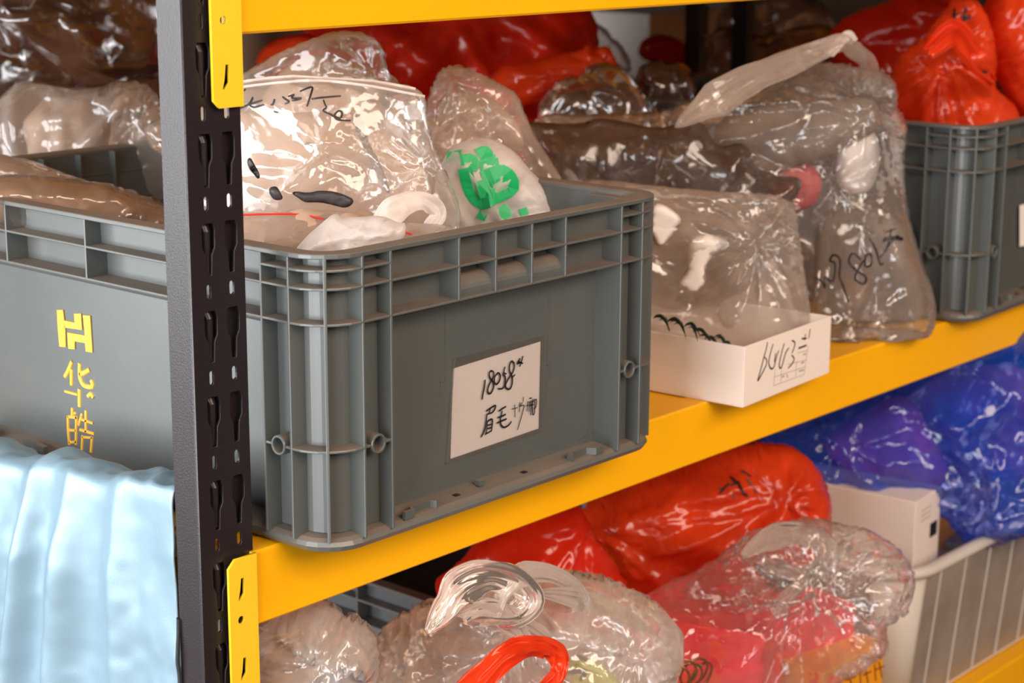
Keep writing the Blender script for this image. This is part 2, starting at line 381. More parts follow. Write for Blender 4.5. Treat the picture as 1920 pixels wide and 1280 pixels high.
    if knots:
        mid = (V2[E[:, 0]] + V2[E[:, 1]]) / 2; ed = V2[E[:, 1]] - V2[E[:, 0]]; ed /= np.linalg.norm(ed, axis=1)[:, None] + 1e-9
        for (ku, kv, R, npl, amp) in knots:
            q = hitp(ku, kv, P0, nn) - P0; kc = np.array([q @ s, q @ t])
            r = V2 - kc; rr = np.linalg.norm(r, axis=1); th = np.arctan2(r[:, 1], r[:, 0]) + .25 * noise(P, 12, seed + 11)
            fall = np.exp(-(rr / R) ** 2) * np.clip(rr / (R * .12), 0, 1)
            tq = np.stack([np.cos(th) * npl / 5.5, np.sin(th) * npl / 5.5, rr / R * .7], 1); w = 1.5 * (.5 - np.abs(noise(tq, 1.0, seed + 2)) * 1.6 + .5 * (.4 - np.abs(noise(tq, 2.3, seed + 4))))
            disp += amp * w * fall * np.clip(pf + .25, 0, 1)
            rm = mid - kc; rl = np.linalg.norm(rm, axis=1); rh = rm / (rl[:, None] + 1e-9); tang = 1 - np.abs((ed * rh).sum(1))
            ext += tang * .25 * np.exp(-(rl / R) ** 2)
    for pts, w, amp in fl:
        K = []
        for u, v in smooth_path(pts, 5):
            q = hitp(u, v, P0, nn) - P0; K.append((q @ s, q @ t))
        K = np.array(K); best = np.full(nv, 9.0); tp = np.zeros(nv)
        for a_ in range(len(K) - 1):
            A_, B_ = K[a_], K[a_ + 1]; e_ = B_ - A_; tt_ = np.clip(((V - A_) @ e_) / (e_ @ e_), 0, 1)
            dd = np.linalg.norm(V - A_ - tt_[:, None] * e_, axis=1); c_ = dd < best; best[c_] = dd[c_]; tp[c_] = (a_ + tt_[c_]) / (len(K) - 1)
        disp[:nv] += amp * np.clip(1 - best / w, 0, 1) * np.clip(np.minimum(tp, 1 - tp) * 6 + .15, 0, 1)
    P = P + nrm * disp[:, None]
    rest = np.linalg.norm((P[E[:, 1]] - P[E[:, 0]]), axis=1) * ext
    T = P.copy(); P = P + rg.normal(0, h * .12, P.shape)
    if floor is not None: T[:, 2] = np.maximum(T[:, 2], floor)
    P = relax(P, E, rest, T, k, smooth, iters, floor)
    me = bpy.data.meshes.new(name); me.vertices.add(len(P)); me.vertices.foreach_set('co', P.ravel())
    me.loops.add(FF.size); me.loops.foreach_set('vertex_index', FF.ravel().astype(np.int32))
    me.polygons.add(len(FF)); me.polygons.foreach_set('loop_start', np.arange(0, FF.size, 3, dtype=np.int32))
    me.update(calc_edges=True); me.polygons.foreach_set('use_smooth', [True] * len(FF)); me.update()
    o = link(name, me, m, parent)
    o['_h'] = 0; del o['_h']
    return o
def bvh(o):
    me = o.data; return BVHTree.FromPolygons([v.co[:] for v in me.vertices], [p.vertices[:] for p in me.polygons])
def onto(o, off=0.0009):
    b = bvh(o)
    def f(u, v):
        d = Vector(ray(u, v)).normalized(); h_ = b.ray_cast(Vector(CAM), d)
        if h_[0] is None: return None
        n = h_[1] if h_[1].dot(d) < 0 else -h_[1]
        n = (n * .4 - d * .6).normalized()
        return np.array(h_[0]) + np.array(n) * off, np.array(n)
    return f
def strap(name, path, m, parent=None, wid=0.012, th=0.004, pleats=7, amp=0.25, seed=1, nr=22, per=7, taper=None):
    """a gathered band of film (bag handle, twisted neck): a flat folded sheet with sharp lengthwise pleats, two layers"""
    P = smooth_path(path, per); Pn = np.array(P); n = len(P); rg = np.random.default_rng(seed)
    U = np.linspace(-1, 1, nr); F_, K_ = [], []
    pts = np.array([[u * pleats * .42, i * .11, 0.0] for i in range(n) for u in U]) + seed * 3.7
    pleats = pleats * .55
    pts = np.array([[u * pleats * .42, i * .07, 0.0] for i in range(n) for u in U]) + seed * 3.7
    H = (1.3 * (.45 - np.abs(noise(pts, 1, seed)) * 1.7) + .7 * (.4 - np.abs(noise(pts, 2.3, seed + 1)) * 1.5)).reshape(n, nr)
    Wv = noise(np.array([[i * .23, 0, seed] for i in range(n)]), 1, seed)
    for i in range(n):
        d = Pn[min(i + 1, n - 1)] - Pn[max(i - 1, 0)]; d /= np.linalg.norm(d) + 1e-9
        sd = np.cross(d, -CF); sd /= np.linalg.norm(sd) + 1e-9; up = np.cross(sd, d); up = up if up @ CF < 0 else -up
        w = wid * (1 if taper is None else np.interp(i / (n - 1), np.linspace(0, 1, len(taper)), taper)) * (1 + .12 * Wv[i])
        c = (1 - U ** 2)
        F_.append(Pn[i] + np.outer(U * w * .5, sd) + np.outer(th * (.35 * c + .55 * H[i]), up))
        K_.append(Pn[i] + np.outer(U * w * .5, sd) + np.outer(th * (-.45 * c + .45 * H[i] * (1 - c) - .04), up))
    bm = bmesh.new(); loft(bm, [np.concatenate([a, b[::-1]]) for a, b in zip(F_, K_)], cap0=True, cap1=True); return obj(name, bm, m, parent, smooth=True)

# ================================================================== SETTING
bm = bmesh.new(); box(bm, -4, 6, -4, 3, -1.32, -1.3); o = obj('floor', bm, FLOORM); o['kind'] = 'structure'
bm = bmesh.new(); box(bm, 0, 6, 2.3, 2.35, -1.3, 1.6); o = obj('wall_back', bm, WALLM); o['kind'] = 'structure'

# ================================================================== STEEL RACK
PX0, PX1, PY0, PY1 = -0.0658, -0.0176, 0.0619, 0.0878
BY = 0.058; TOP2, TOP1, TOP0 = 0.427, 0.0, -0.4775
rack = thing('storage_rack', 'boltless steel storage rack with slotted black upright and yellow beams', 'rack', (PX0, PY0, -1.3))
def RP(o): return keep(o, rack)
def slot(cx, cz, w, hh): return arc(cx, cz + hh / 2 - w / 2, w / 2, 0, 180) + arc(cx, cz - hh / 2 + w / 2, w / 2, 180, 360)
def tear(cx, cz, flip=1):
    P = [(-.0022, -.0185), (.0022, -.0185), (.0032, -.004), (.0058, .001), (.0062, .014), (.0045, .0185), (-.0045, .0185), (-.0062, .014), (-.0058, .001), (-.0032, -.004)]
    return [(cx + x * flip, cz + z) for x, z in P]
XZ = Matrix(((1, 0, 0, 0), (0, 0, 1, 0), (0, 1, 0, 0), (0, 0, 0, 1)))      # curve (x,y,0) -> (x,0,z)
YZ = Matrix(((0, 0, 1, 0), (1, 0, 0, 0), (0, 1, 0, 0), (0, 0, 0, 1)))      # curve (x,y,0) -> (0,y,z)
def upright(x0, y0, sx, sy, name='upright_post'):
    zs = [0.0125 + 0.0612 * k for k in range(-21, 18)]
    wdt = PX1 - PX0
    holes = []
    for z in zs:
        holes.append(slot(.0155, z, .0042, .0105)); holes.append(slot(.0362, z, .0048, .0105))
        holes.append(tear(.0365, z - .0320)); holes.append(tear(.0165, z - .0320))
    me = plate(name, [(0.0006, -1.3), (wdt, -1.3), (wdt, 1.08), (0.0006, 1.08)], holes, .0012, XZ, BLK, None)
    for v in me.data.vertices: v.co.x = x0 + sx * v.co.x; v.co.y = y0 + sy * (v.co.y + .0008)
    RP(me)
    bm = bmesh.new(); box(bm, 0, .0018, 0.0022, .0259, -1.3, 1.08)
    # rounded bend between the two legs
    loft(bm, [[(.0018, 0, z), (.0007, .0006, z), (0, .0022, z), (.0018, .0022, z)] for z in (-1.3, 1.08)], cap0=True, cap1=True)
    for v in bm.verts: v.co.x = x0 + sx * v.co.x; v.co.y = y0 + sy * v.co.y
    l = obj('side_flange', bm, BLK); keep(l, me)
    # inner splice channel seen dark through the teardrop holes, with a soft pressed ridge behind the left row
    bm = bmesh.new()
    for z in zs:
        zc = z - .032
        box(bm, .0100, .0478, .0065, .0075, zc - .0215, zc + .0215)
        n0 = len(bm.verts)
        loft(bm, [[(.0185 + .0035 * math.cos(a), .0065 - .0042 * math.sin(a) * s_, zz) for a in [math.pi * i / 8 for i in range(9)]] for zz, s_ in ((zc - .020, .1), (zc - .017, 1), (zc + .012, 1), (zc + .020, .2))], cap0=True, cap1=True)
    for v in bm.verts: v.co.x = x0 + sx * v.co.x; v.co.y = y0 + sy * v.co.y
    l = obj('inner_splice', bm, BLK, smooth=False); keep(l, me)
    return me
upright(PX0, PY0, 1, 1)
upright(PX0, 0.70, 1, -1)
for x in (1.38, 1.50): upright(x, 0.70, 1, -1)
def bracket(zt, parent):
    x0, x1 = -0.0462, -0.0200
    hs = []
    for z, kind in ((-.0235, 't'), (-.0466, 'o'), (-.0845, 't')):
        if kind == 'o': hs.append(arc(-.0358, zt + z, .0032, 0, 345, 15))
        else: hs.append([(-.0372 + x, zt + z + y) for x, y in ((.0020, .0085), (.0052, .0085), (.0052, -.004), (.0010, -.0085), (-.0012, -.0085), (.0008, -.001))])
    out = [(x0 + .005, zt - .105), (x1, zt - .105), (x1, zt), (x0 + .006, zt), (x0, zt - .006), (x0, zt - .1)] if zt < .2 else \
          [(x0 + .005, zt - .105), (x1, zt - .105), (x1, zt), (x0, zt), (x0, zt - .1)]
    b = plate('bracket', out, hs, .0016, XZ, YELB, None, .0003)
    for v in b.data.vertices: v.co.y += .0560
    keep(b, parent)
    bm = bmesh.new(); box(bm, .0 + x1 - .0008, x1 + .0008, .0560, .0900, zt - .105, zt)   # return leg round the post
    keep(obj('bracket_return', bm, YELB), parent)
    bm = bmesh.new(); rg = random.Random(3); n = 26
    loft(bm, [[(x1 + .0008 + (.0018 + rg.uniform(-.0004, .0005)) * math.cos(a), .0573 + .0012 * math.sin(a), zt - .003 - i * .052 / n) for a in [2 * math.pi * j / 8 for j in range(8)]] for i in range(n)], cap0=True, cap1=True)
    keep(obj('weld_bead', bm, YELB, smooth=True), parent)
def beam(zt, hgt, y, x0, x1, br=True, name='front_beam'):
    bm = bmesh.new()
    # box tube whose top carries a step for the shelf panel
    s = 1 if y < .3 else -1
    prof = [(0, zt - .0018), (.0018, zt), (.024, zt), (.024, zt - .004), (.036, zt - .004), (.036, zt - hgt + .001), (.0018, zt - hgt), (0, zt - hgt + .0018)]
    loft(bm, [[(x, y + s * a, b) for a, b in prof] for x in (x0, x1)], cap0=True, cap1=True)
    o = obj(name, bm, YEL); keep(o, rack)
    if br: bracket(zt, o)
    return o
for zt in (TOP2, TOP1, TOP0):
    sb = .018 if zt == TOP2 else .05
    beam(zt, .0571, BY, -0.0195, 2.75); beam(zt, .0571, .70, -0.0195, 2.75, False, 'rear_beam')
    bm = bmesh.new(); box(bm, -.060, -.024, .088, .674, zt - sb, zt - .002); RP(obj('side_beam', bm, YEL))
    k = 0; x = -.0195
    while x < 2.7:
        bm = bmesh.new(); box(bm, x + .001, x + .449, BY + .0245, .675, zt - .010, zt - .0012); p = obj('shelf_panel', bm, YEL); RP(bevel_mod(p, .001)); x += .45; k += 1
# second rack standing back to back behind it (its decks carry the far goods)
rack2 = thing('storage_rack', 'yellow and black rack standing back to back behind the front rack, mostly hidden', 'rack', (0, .74, -1.3))
for zt in (TOP2, TOP1 + .02, TOP0):
    bm = bmesh.new(); box(bm, -.3, 4.0, .74, 1.35, zt - .04, zt - .002); keep(obj('shelf_panel', bm, BLK2), rack2)
bm = bmesh.new(); box(bm, -.36, -.30, .74, .80, -1.3, 1.1); keep(obj('upright_post', bm, BLK), rack2)

# ================================================================== CRATES
CW, CD, CH = 0.4, 0.6, 0.2195
Z1, Z2, Z3, ZR = 0.2075, 0.1944, 0.1688, 0.0765
def crate(loc, rz, label, group=None, mat=None, front=True):
    mat = mat or GREY; W_, D_, H_ = CW, CD, CH
    t = thing('stacking_crate', label, 'crate', loc, rz, group)
    r = .036; R = lambda i, z: rrect(W_, D_, i, r, z)
    bm = bmesh.new()
    loft(bm, [R(.012, 0), R(.0045, .0012), R(.0015, .0055), R(.0030, .0085), R(.0075, .0105), R(.0268, .0130), R(.0272, Z3 - .012), R(.0255, Z3 - .0095), R(.0250, Z3 - .001),
              R(.0205, Z3 - .0004), R(.0200, Z2 - .001), R(.0155, Z2 - .0002), R(.0150, H_ - .003), R(.0172, H_ - .003), R(.0205, Z2), R(.0255, Z3), R(.031, Z3 - .006), R(.033, .014)], cap0=True, cap1=True)
    obj('shell', bm, mat, t)
    bm = bmesh.new()
    loft(bm, [R(.0005, H_ - .0036), R(0, H_ - .0030), R(0, H_ - .0006), R(.0006, H_), R(.0148, H_), R(.0172, H_ - .0015), R(.0180, H_ - .004), R(.0150, H_ - .004)], close=True)
    obj('rim', bm, mat, t)
    bm = bmesh.new()
    def fl(z, i1, th=.0019):
        loft(bm, [R(.0004, z - th / 2), R(.0004, z + th / 2), R(i1, z + th / 2 + .0006), R(i1, z - th / 2)], close=True)
    fl(Z2, .021); fl(Z3, .027)
    bevel_mod(obj('flange', bm, mat, t), .0006)
    def cornerframe(cx, cy, sx, sy):
        bm = bmesh.new()
        def T(x, y, z): return (cx + sx * x, cy + sy * y, z)
        def arcpts(i, ext, n=9):
            rr = r - i; P = [(i, ext)] + [(r - rr * math.cos(a), r - rr * math.sin(a)) for a in [math.pi / 2 * j / (n - 1) for j in range(n)]] + [(ext, i)]
            return P
        def arcfl(z, ext, i1, th=.0019):
            A = arcpts(.0003, ext); B = arcpts(i1, ext)
            n = len(A); rows = [[bm.verts.new(T(*p, zz)) for p in Q] for Q, zz in ((A, z - th / 2), (A, z + th / 2), (B, z + th / 2 + .0005), (B, z - th / 2))]
            for a_, b_ in zip(rows, rows[1:] + rows[:1]):
                for j in range(n - 1): bm.faces.new((a_[j], a_[j + 1], b_[j + 1], b_[j]))
            for j in (0, n - 1): bm.faces.new([rw[j] for rw in rows])
        arcfl(Z1, .066, .016); arcfl(ZR, .0378, .022)
        # column wall behind the corner pockets
        A = arcpts(.0145, .0655); A = [A[0]] + A[1:-1] + [A[-1]]; Q = A + [(.0655, .030), (.030, .030), (.030, .0655)]
        loft(bm, [[T(*p, z) for p in Q] for z in (.0118, H_ - .004)], cap0=True, cap1=True)
        for a_, dep in ((.0378, .021), (.066, .028)):
            for sw in (0, 1):
                x0, x1, y0, y1 = (a_ - .0011, a_ + .0011, .0002, dep)
                V = []
                for z in (.0088, H_ - .003):
                    for (x, y) in ((x0, y0), (x1, y0), (x1, y1), (x0, y1)): V.append(bm.verts.new(T(*((x, y) if not sw else (y, x)), z)))
                for f in ((0,1,2,3), (4,5,6,7), (0,1,5,4), (1,2,6,5), (2,3,7,6), (3,0,4,7)): bm.faces.new([V[i] for i in f])
        e = r * (1 - .70711); V = []
        for z in (.0088, H_ - .003):
            for d, w_ in ((0.0002, -.0009), (0.0002, .0009), (.02, .0009), (.02, -.0009)): V.append(bm.verts.new(T(e + d * .707 + w_, e + d * .707 - w_, z)))
        for f in ((0,1,2,3), (4,5,6,7), (0,1,5,4), (1,2,6,5), (2,3,7,6), (3,0,4,7)): bm.faces.new([V[i] for i in f])
        # webs that hold the pin bosses
        for sw in (0, 1):
            for a0, a1 in ((.0378, .0445), (.0595, .066)):
                V = []
                for z in (ZR - .001, ZR + .001):
                    for (x, y) in ((a0, .0008), (a1, .0008), (a1, .015), (a0, .015)): V.append(bm.verts.new(T(*((x, y) if not sw else (y, x)), z)))
                for f in ((0,1,2,3), (4,5,6,7), (0,1,5,4), (1,2,6,5), (2,3,7,6), (3,0,4,7)): bm.faces.new([V[i] for i in f])
        bevel_mod(obj('corner_frame', bm, mat, t), .0006)
        for sw in (0, 1):
            bm = bmesh.new(); n = 24; c = .0520
            def ring(rad, y): return [T(*((c + rad * math.cos(a), y) if not sw else (y, c + rad * math.cos(a))), ZR + rad * math.sin(a)) for a in [2 * math.pi * i / n for i in range(n)]]
            loft(bm, [ring(.0078, .0145), ring(.0074, .0012), ring(.0070, .0005), ring(.0058, .0005), ring(.0055, .0015), ring(.0055, .0145)])
            obj('pin_boss', bm, mat, t, smooth=False)
    for c in ((0, 0, 1, 1), (W_, 0, -1, 1), (0, D_, 1, -1), (W_, D_, -1, -1)): cornerframe(*c)
    # ribs of the rim cells, one part each
    for x in (.1381, .1792, .2214, .2622):
        for y0, y1 in ((.0003, .0265), (D_ - .0265, D_ - .0003)):
            bm = bmesh.new(); box(bm, x - .0011, x + .0011, y0, y1, Z3, H_ - .003); bevel_mod(obj('rib', bm, mat, t), .0006)
    for y in (.1643, .2703, .3764, .4824 - .046):
        for x0, x1 in ((.0003, .0265), (W_ - .0265, W_ - .0003)):
            bm = bmesh.new(); box(bm, x0, x1, y - .0011, y + .0011, Z3, H_ - .003); bevel_mod(obj('rib', bm, mat, t), .0006)
    # rounded finger grips in the lower rim cells of the short sides
    for a0, a1 in ((.1393, .1780), (.1805, .2202), (.2226, .2611)):
        bm = bmesh.new(); P = [(.022, Z3), (.0035, Z3)] + [(.0035 + .0145 * (1 - math.cos(a)), Z3 + .004 + .0125 * math.sin(a)) for a in [math.pi / 2 * i / 7 for i in range(8)]] + [(.022, Z3 + .0165)]
        loft(bm, [[(x, y, z) for y, z in P] for x in (a0, a1)], cap0=True, cap1=True); obj('grip', bm, mat, t, smooth=False)
    # little locating lugs on the base ledge and label clips
    def lug(P, z0, z1, y0=0):
        bm = bmesh.new(); loft(bm, [[(x, y, z) for x, y in P] for z in (z0, z1)], cap0=True, cap1=True); obj('lug', bm, mat, t)
    for a, s_ in ((.0815, 1), (.318, -1)):
        lug([(a, .0035), (a + s_ * .010, .0035), (a + s_ * .0145, .0105), (a + s_ * .034, .0105), (a + s_ * .036, .006), (a + s_ * .038, .006), (a + s_ * .0375, .0125), (a + s_ * .0135, .0125), (a + s_ * .0090, .0070), (a, .0070)], .0105, .0165)
    lug([(.1745, .0140), (.1815, .0140), (.1805, .0200), (.1755, .0200)], .0125, .0165)
    for y in (.09, .345, .415):
        lug([(.004, y), (.004, y + .010), (.008, y + .0145), (.008, y + .034), (.011, y + .034), (.011, y + .0125), (.008, y), (.007, y)], .0105, .0165)
    for x, y in ((.146, .0125), (.226, .0125)):
        bm = bmesh.new(); box(bm, x, x + .005, y, y + .004, .0113, .01215); obj('drain_hole', bm, INK, t)
    # thin moulded seams of the front panel
    bm = bmesh.new(); y = .02695
    for P in ([(.150, Z3 - .012), (.150, .1000), (.1445, .1000), (.1445, .0880)], [(.2715, Z3 - .012), (.2715, .0900), (.2745, .0900), (.2745, .0790)]):
        for (xa, za), (xb, zb) in zip(P, P[1:]):
            box(bm, min(xa, xb) - .0003, max(xa, xb) + .0003, y - .0002, y + .0006, min(za, zb) - .0003, max(za, zb) + .0003)
    P = [(.327, Z3 - .02)] + [(.327 - .012 + .012 * math.cos(a), .030 - .012 * math.sin(a)) for a in [math.pi / 2 * i / 6 for i in range(7)]] + [(.09, .018)]
    for (xa, za), (xb, zb) in zip(P, P[1:]):
        box(bm, min(xa, xb) - .0003, max(xa, xb) + .0003, y - .0002, y + .0006, min(za, zb) - .0003, max(za, zb) + .0003)
    obj('panel_seam', bm, mat, t)
    return t

c1 = crate((0, 0, 0.0005), 0, 'large grey ribbed plastic crate in the foreground, filled with bags, gold characters on its side')
Yl = .0258
def on_front(u, v): return hit(u, v, 1, Yl), np.array([0, -1.0, 0])
def quad_slab(name, px, y, th, m, parent, bow=0.0, n=8):
    P = [hit(*q, 1, y) for q in px]; bm = bmesh.new(); g = []
    for j in range(n + 1):
        row = []
        for i in range(n + 1):
            a, b = i / n, j / n; q = (P[0] * (1 - a) + P[1] * a) * (1 - b) + (P[3] * (1 - a) + P[2] * a) * b
            q = q + np.array([0, -bow * (math.sin(math.pi * a) * .3 + (a > .5) * (a - .5) * (1 - b) ** 2 * 2), 0]); row.append((bm.verts.new(q), bm.verts.new(q + np.array([0, th, 0]))))
        g.append(row)
    for j in range(n):
        for i in range(n):
            for k in (0, 1): bm.faces.new((g[j][i][k], g[j][i + 1][k], g[j + 1][i + 1][k], g[j + 1][i][k]))
    for i in range(n):
        for A, B in ((g[0][i], g[0][i + 1]), (g[n][i], g[n][i + 1]), (g[i][0], g[i + 1][0]), (g[i][n], g[i + 1][n])): bm.faces.new((A[0], B[0], B[1], A[1]))
    return obj(name, bm, m, parent)
label = tag(thing('label_card', 'card', 'label', hit(930, 750, 1, .026)), 'white paper card handwritten in black, taped to the front of the large grey crate', 'label')
keep(quad_slab('card', [(850, 691), (1013, 640), (1010, 803), (845, 860)], .0262, .0003, CARD, None, .0004), label)
keep(quad_slab('pocket', [(851, 672), (1021, 628), (1017, 806), (837, 868)], .0255, .0003, SLEEVE, None), label)
bm = bmesh.new()
for a, b in (((851, 672), (837, 868)), ((837, 868), (1017, 806)), ((1017, 806), (1021, 628))):
    A, B = hit(*a, 1, .0252), hit(*b, 1, .0252); d = B - A; n_ = np.array([-d[2], 0, d[0]]); n_ = n_ / np.linalg.norm(n_) * .0007
    V = [bm.verts.new(A + n_), bm.verts.new(B + n_), bm.verts.new(B - n_), bm.verts.new(A - n_)]; V2 = [bm.verts.new(v.co + Vector((0, -.0008, 0))) for v in V]
    bm.faces.new(V); bm.faces.new(V2)
    for i in range(4): bm.faces.new((V[i], V[(i + 1) % 4], V2[(i + 1) % 4], V2[i]))
keep(obj('pocket_edge', bm, SLEEVE), label)
def on_card(u, v): return hit(u, v, 1, .0249), np.array([0, -1.0, 0])
LS = crop(830, 620, 4.923, [
 [(392,450),(385,520),(372,580),(365,635)],
 [(470,380),(448,368),(430,395),(440,440),(465,470),(470,520),(445,575),(420,570),(418,530),(440,475),(468,425),(472,380)],
 [(502,398),(480,425),(478,475),(498,492),(522,465),(532,415),(515,388),(500,398)],
 [(575,330),(563,385),(562,405),(578,430),(572,500),(550,533),(512,533)], [(565,388),(588,398)],
 [(655,300),(640,278),(620,310),(618,370),(640,420),(642,480),(622,535),(590,530),(580,500),(605,445),(645,385),(662,330),(656,285)], [(635,435),(668,405)],
 [(690,285),(740,300)], [(712,250),(700,308)], [(742,232),(712,330)], [(685,305),(730,285)], [(700,270),(705,300)],
 [(402,742),(450,708),(488,690),(478,728),(455,757)], [(440,715),(430,757)], [(405,772),(458,755)], [(408,770),(395,880),(375,940),(355,982)],
 [(415,830),(400,950)], [(412,838),(458,818),(450,925)], [(412,872),(452,862)], [(410,904),(450,893)], [(392,955),(452,922)],
 [(585,698),(545,722),(520,742)], [(508,802),(560,782),(582,770)], [(502,850),(560,825),(590,812)], [(550,735),(533,820),(542,872),(572,890),(612,868),(634,835)],
 (.5, [(640,722),(690,708)]), (.5, [(665,678),(668,798)]), (.5, [(745,610),(743,652)]), (.5, [(712,658),(708,752)]), (.5, [(710,700),(750,688),(735,762),(690,915)]), (.5, [(712,690),(738,660)]),
 (.5, [(768,692),(805,680)]), (.5, [(785,650),(778,742)]), (.5, [(798,648),(796,745)]), (.8, [(802,622),(822,620)]), (.6, [(815,640),(812,775)]), (.7, [(832,628),(826,700),(832,775)]),
 (.6, [(843,640),(866,634),(860,700),(842,722)]), (.6, [(850,640),(848,750),(835,778)]), (.7, [(805,660),(842,650)]), (.7, [(805,692),(840,680)]), (.9, [(818,675),(828,690)])])
keep(ribbon('handwriting', LS, on_card, .0017, INK, None), label)
# gold foil emblem and characters on the long side
XS = .0268
def on_side(u, v): return hit(u, v, 0, XS), np.array([-1.0, 0, 0])
emb = []
bm = bmesh.new()
for P in ([(120,88),(168,88),(186,240),(190,385),(140,380),(128,240)],
          [(178,172),(262,190),(258,118),(312,118),(320,248),(180,228)],
          [(328,130),(385,135),(404,428),(352,420),(345,352),(262,338),(262,402),(212,398),(204,268),(345,292)]):
    Q = [hit(80 + x / 4.264, 560 + y / 4.264, 0, XS) for x, y in P]
    tri = tessellate_polygon([[Vector(q) for q in Q]]); A = [bm.verts.new(q) for q in Q]; B = [bm.verts.new(q + np.array([-.0009, 0, 0])) for q in Q]
    for f in tri: bm.faces.new([B[i] for i in f])
    for i in range(len(Q)): bm.faces.new((A[i], A[(i + 1) % len(Q)], B[(i + 1) % len(Q)], B[i]))
keep(obj('emblem', bm, GOLD), c1)
GS = crop(80, 560, 4.264, [
 [(236,500),(205,575),(178,622)], [(232,560),(232,690)], [(298,515),(298,620),(325,685),(378,705),(402,690),(388,650)], [(375,565),(335,590),(298,605)],
 (.6, [(180,738),(280,765)]), [(295,720),(296,862)], (.9, [(362,782),(385,760),(408,790)]),
 (.8, [(240,870),(238,935)]), (.75, [(205,935),(207,1050),(216,1165)]), (.75, [(272,940),(268,1165)]), (.75, [(205,942),(282,950)]), (.65, [(212,1050),(270,1052)]), (.65, [(215,1148),(272,1142)]),
 (.7, [(318,915),(290,1010)]), (.75, [(348,890),(348,1065)]), (.6, [(315,965),(405,995)]), (.7, [(300,1045),(415,1080)]), (.75, [(322,1090),(315,1205)]), (.75, [(398,1100),(388,1225)]), (.6, [(322,1105),(400,1110)]), (.7, [(255,905),(262,925)])])
keep(ribbon('gold_characters', GS, on_side, .0042, GOLD, None, .0009, .1), c1)

c2 = crate((1.000, 0.026, 0.0005), math.radians(2), 'grey ribbed plastic crate at the right edge, holding knotted red bags')
keep(quad_slab('label_card', [(1912, 385), (1960, 372), (1960, 455), (1912, 462)], .055, .0003, CARD, None), c2)
c3 = crate((0.475, 0.30, TOP0 + .001), 0, 'dark grey crate in shadow on the lower shelf behind the clear bags', mat=DGREY)

# ================================================================== BAGS IN THE FOREGROUND CRATE
def ref(u, v, ax, val): return hit(u, v, ax, val)
tb = thing('tissue_bundle', 'beige tissue bundle inside the zip bag with writing', 'packing', ref(620, 330, 1, .19))
keep(pillow('wadding', [(400,210),(560,205),(690,215),(780,270),(815,380),(780,470),(600,500),(420,490)], ref(620, 330, 1, .215), TAN2, thick=.045, h=.006, ex=.03, crease=.005, csc=22, jit=16, seed=21), tb)
zA = thing('zip_bag', 'clear zip-lock bag with black marker writing standing in the foreground crate beside the black upright', 'bag', ref(620, 420, 1, .17))
A = keep(pillow('film', [(330,190),(400,172),(455,150),(560,142),(700,153),(797,163),(800,250),(838,330),(872,420),(820,510),(600,530),(440,520),(340,420)], ref(620, 350, 1, .17), CLEARW,
     thick=.055, h=.003, ex=.04, crease=.0035, csc=24, lump=.25, seed=2, fl=((((560, 230), (680, 280), (780, 330)), 0.007, 0.005), (((630, 248), (575, 300), (530, 345)), 0.007, 0.005), (((640, 230), (760, 330), (850, 420)), 0.007, 0.005), (((470, 330), (560, 350), (640, 320)), 0.007, 0.005), (((700, 250), (760, 420)), 0.007, 0.005), (((575, 300), (470, 300)), 0.007, 0.005)), knots=((800, 310, .05, 14, .004), (600, 290, .04, 9, .003))), zA)
fA = onto(A)
keep(ribbon('zip_seal', [[(400,163),(500,148),(600,143),(700,153),(795,171)], [(440,165),(520,156),(600,152),(700,163),(795,181)]], fA, .0022, WHITEF, None, .001, 0), zA)
AS = crop(440, 120, 6.857, [[(118,352),(140,322)], [(60,575),(180,522),(360,465)], [(235,425),(205,490),(150,542)], [(190,528),(250,555),(380,520)], [(515,450),(492,518),(465,520)],
 [(615,420),(650,450),(698,485),(645,515)], [(690,420),(765,395),(735,440),(858,440),(790,465),(735,470)], [(840,355),(920,320),(1000,305),(970,420),(930,548)], [(985,452),(1100,436),(1365,413)],
 [(1155,515),(1180,560),(1138,598),(1220,642),(1330,692),(1372,680),(1376,620),(1330,605),(1285,655),(1310,705),(1400,725),(1490,725)], [(505,610),(555,622)], [(1140,460),(1160,520)]])
keep(ribbon('handwriting', AS, fA, .0016, INK, None, .0002), zA)
for nm, px, rf, sd, lb in (('hair_strip', [(655,205),(672,205),(700,290),(735,355),(722,360),(690,300),(662,240)], .150, 3, 'long dark strip slanting inside the zip bag'),
                   ('hair_strip', [(540,362),(580,358),(640,362),(662,375),(655,388),(610,386),(560,376)], .135, 4, 'dark oval strip lying low in the zip bag'),
                   ('hair_strip', [(462,290),(472,292),(488,330),(480,336),(468,310)], .140, 5, 'small dark strip in the zip bag next to the upright'),
                   ('hair_strip', [(500,352),(520,350),(530,376),(512,380)], .136, 6, 'short dark tuft low in the zip bag')):
    tag(pillow(nm, px, ref(px[0][0], px[0][1], 1, rf + .030), DARKP, thick=.004, jit=7, h=.0025, crease=.002, seed=sd, iters=10), lb, 'hairpiece', 'dark strips in the zip bag')
tag(pillow('clear_bag', [(266,238),(300,222),(440,148),(520,100),(600,66),(660,57),(705,72),(720,110),(735,155),(800,190),(800,330),(600,360),(430,330),(290,292)], ref(620, 200, 1, .30), CLEAR,
     thick=.07, h=.0035, ex=.06, crease=.005, csc=26, seed=7, fl=((((520, 105), (610, 80), (700, 140)), 0.007, 0.005), (((440, 150), (560, 100)), 0.007, 0.005), (((600, 140), (720, 150)), 0.007, 0.005), (((630, 70), (600, 140)), 0.007, 0.005)), knots=((700, 150, .05, 12, .005),)), 'crinkled clear bag peaking behind the zip-lock bag in the foreground crate', 'bag')
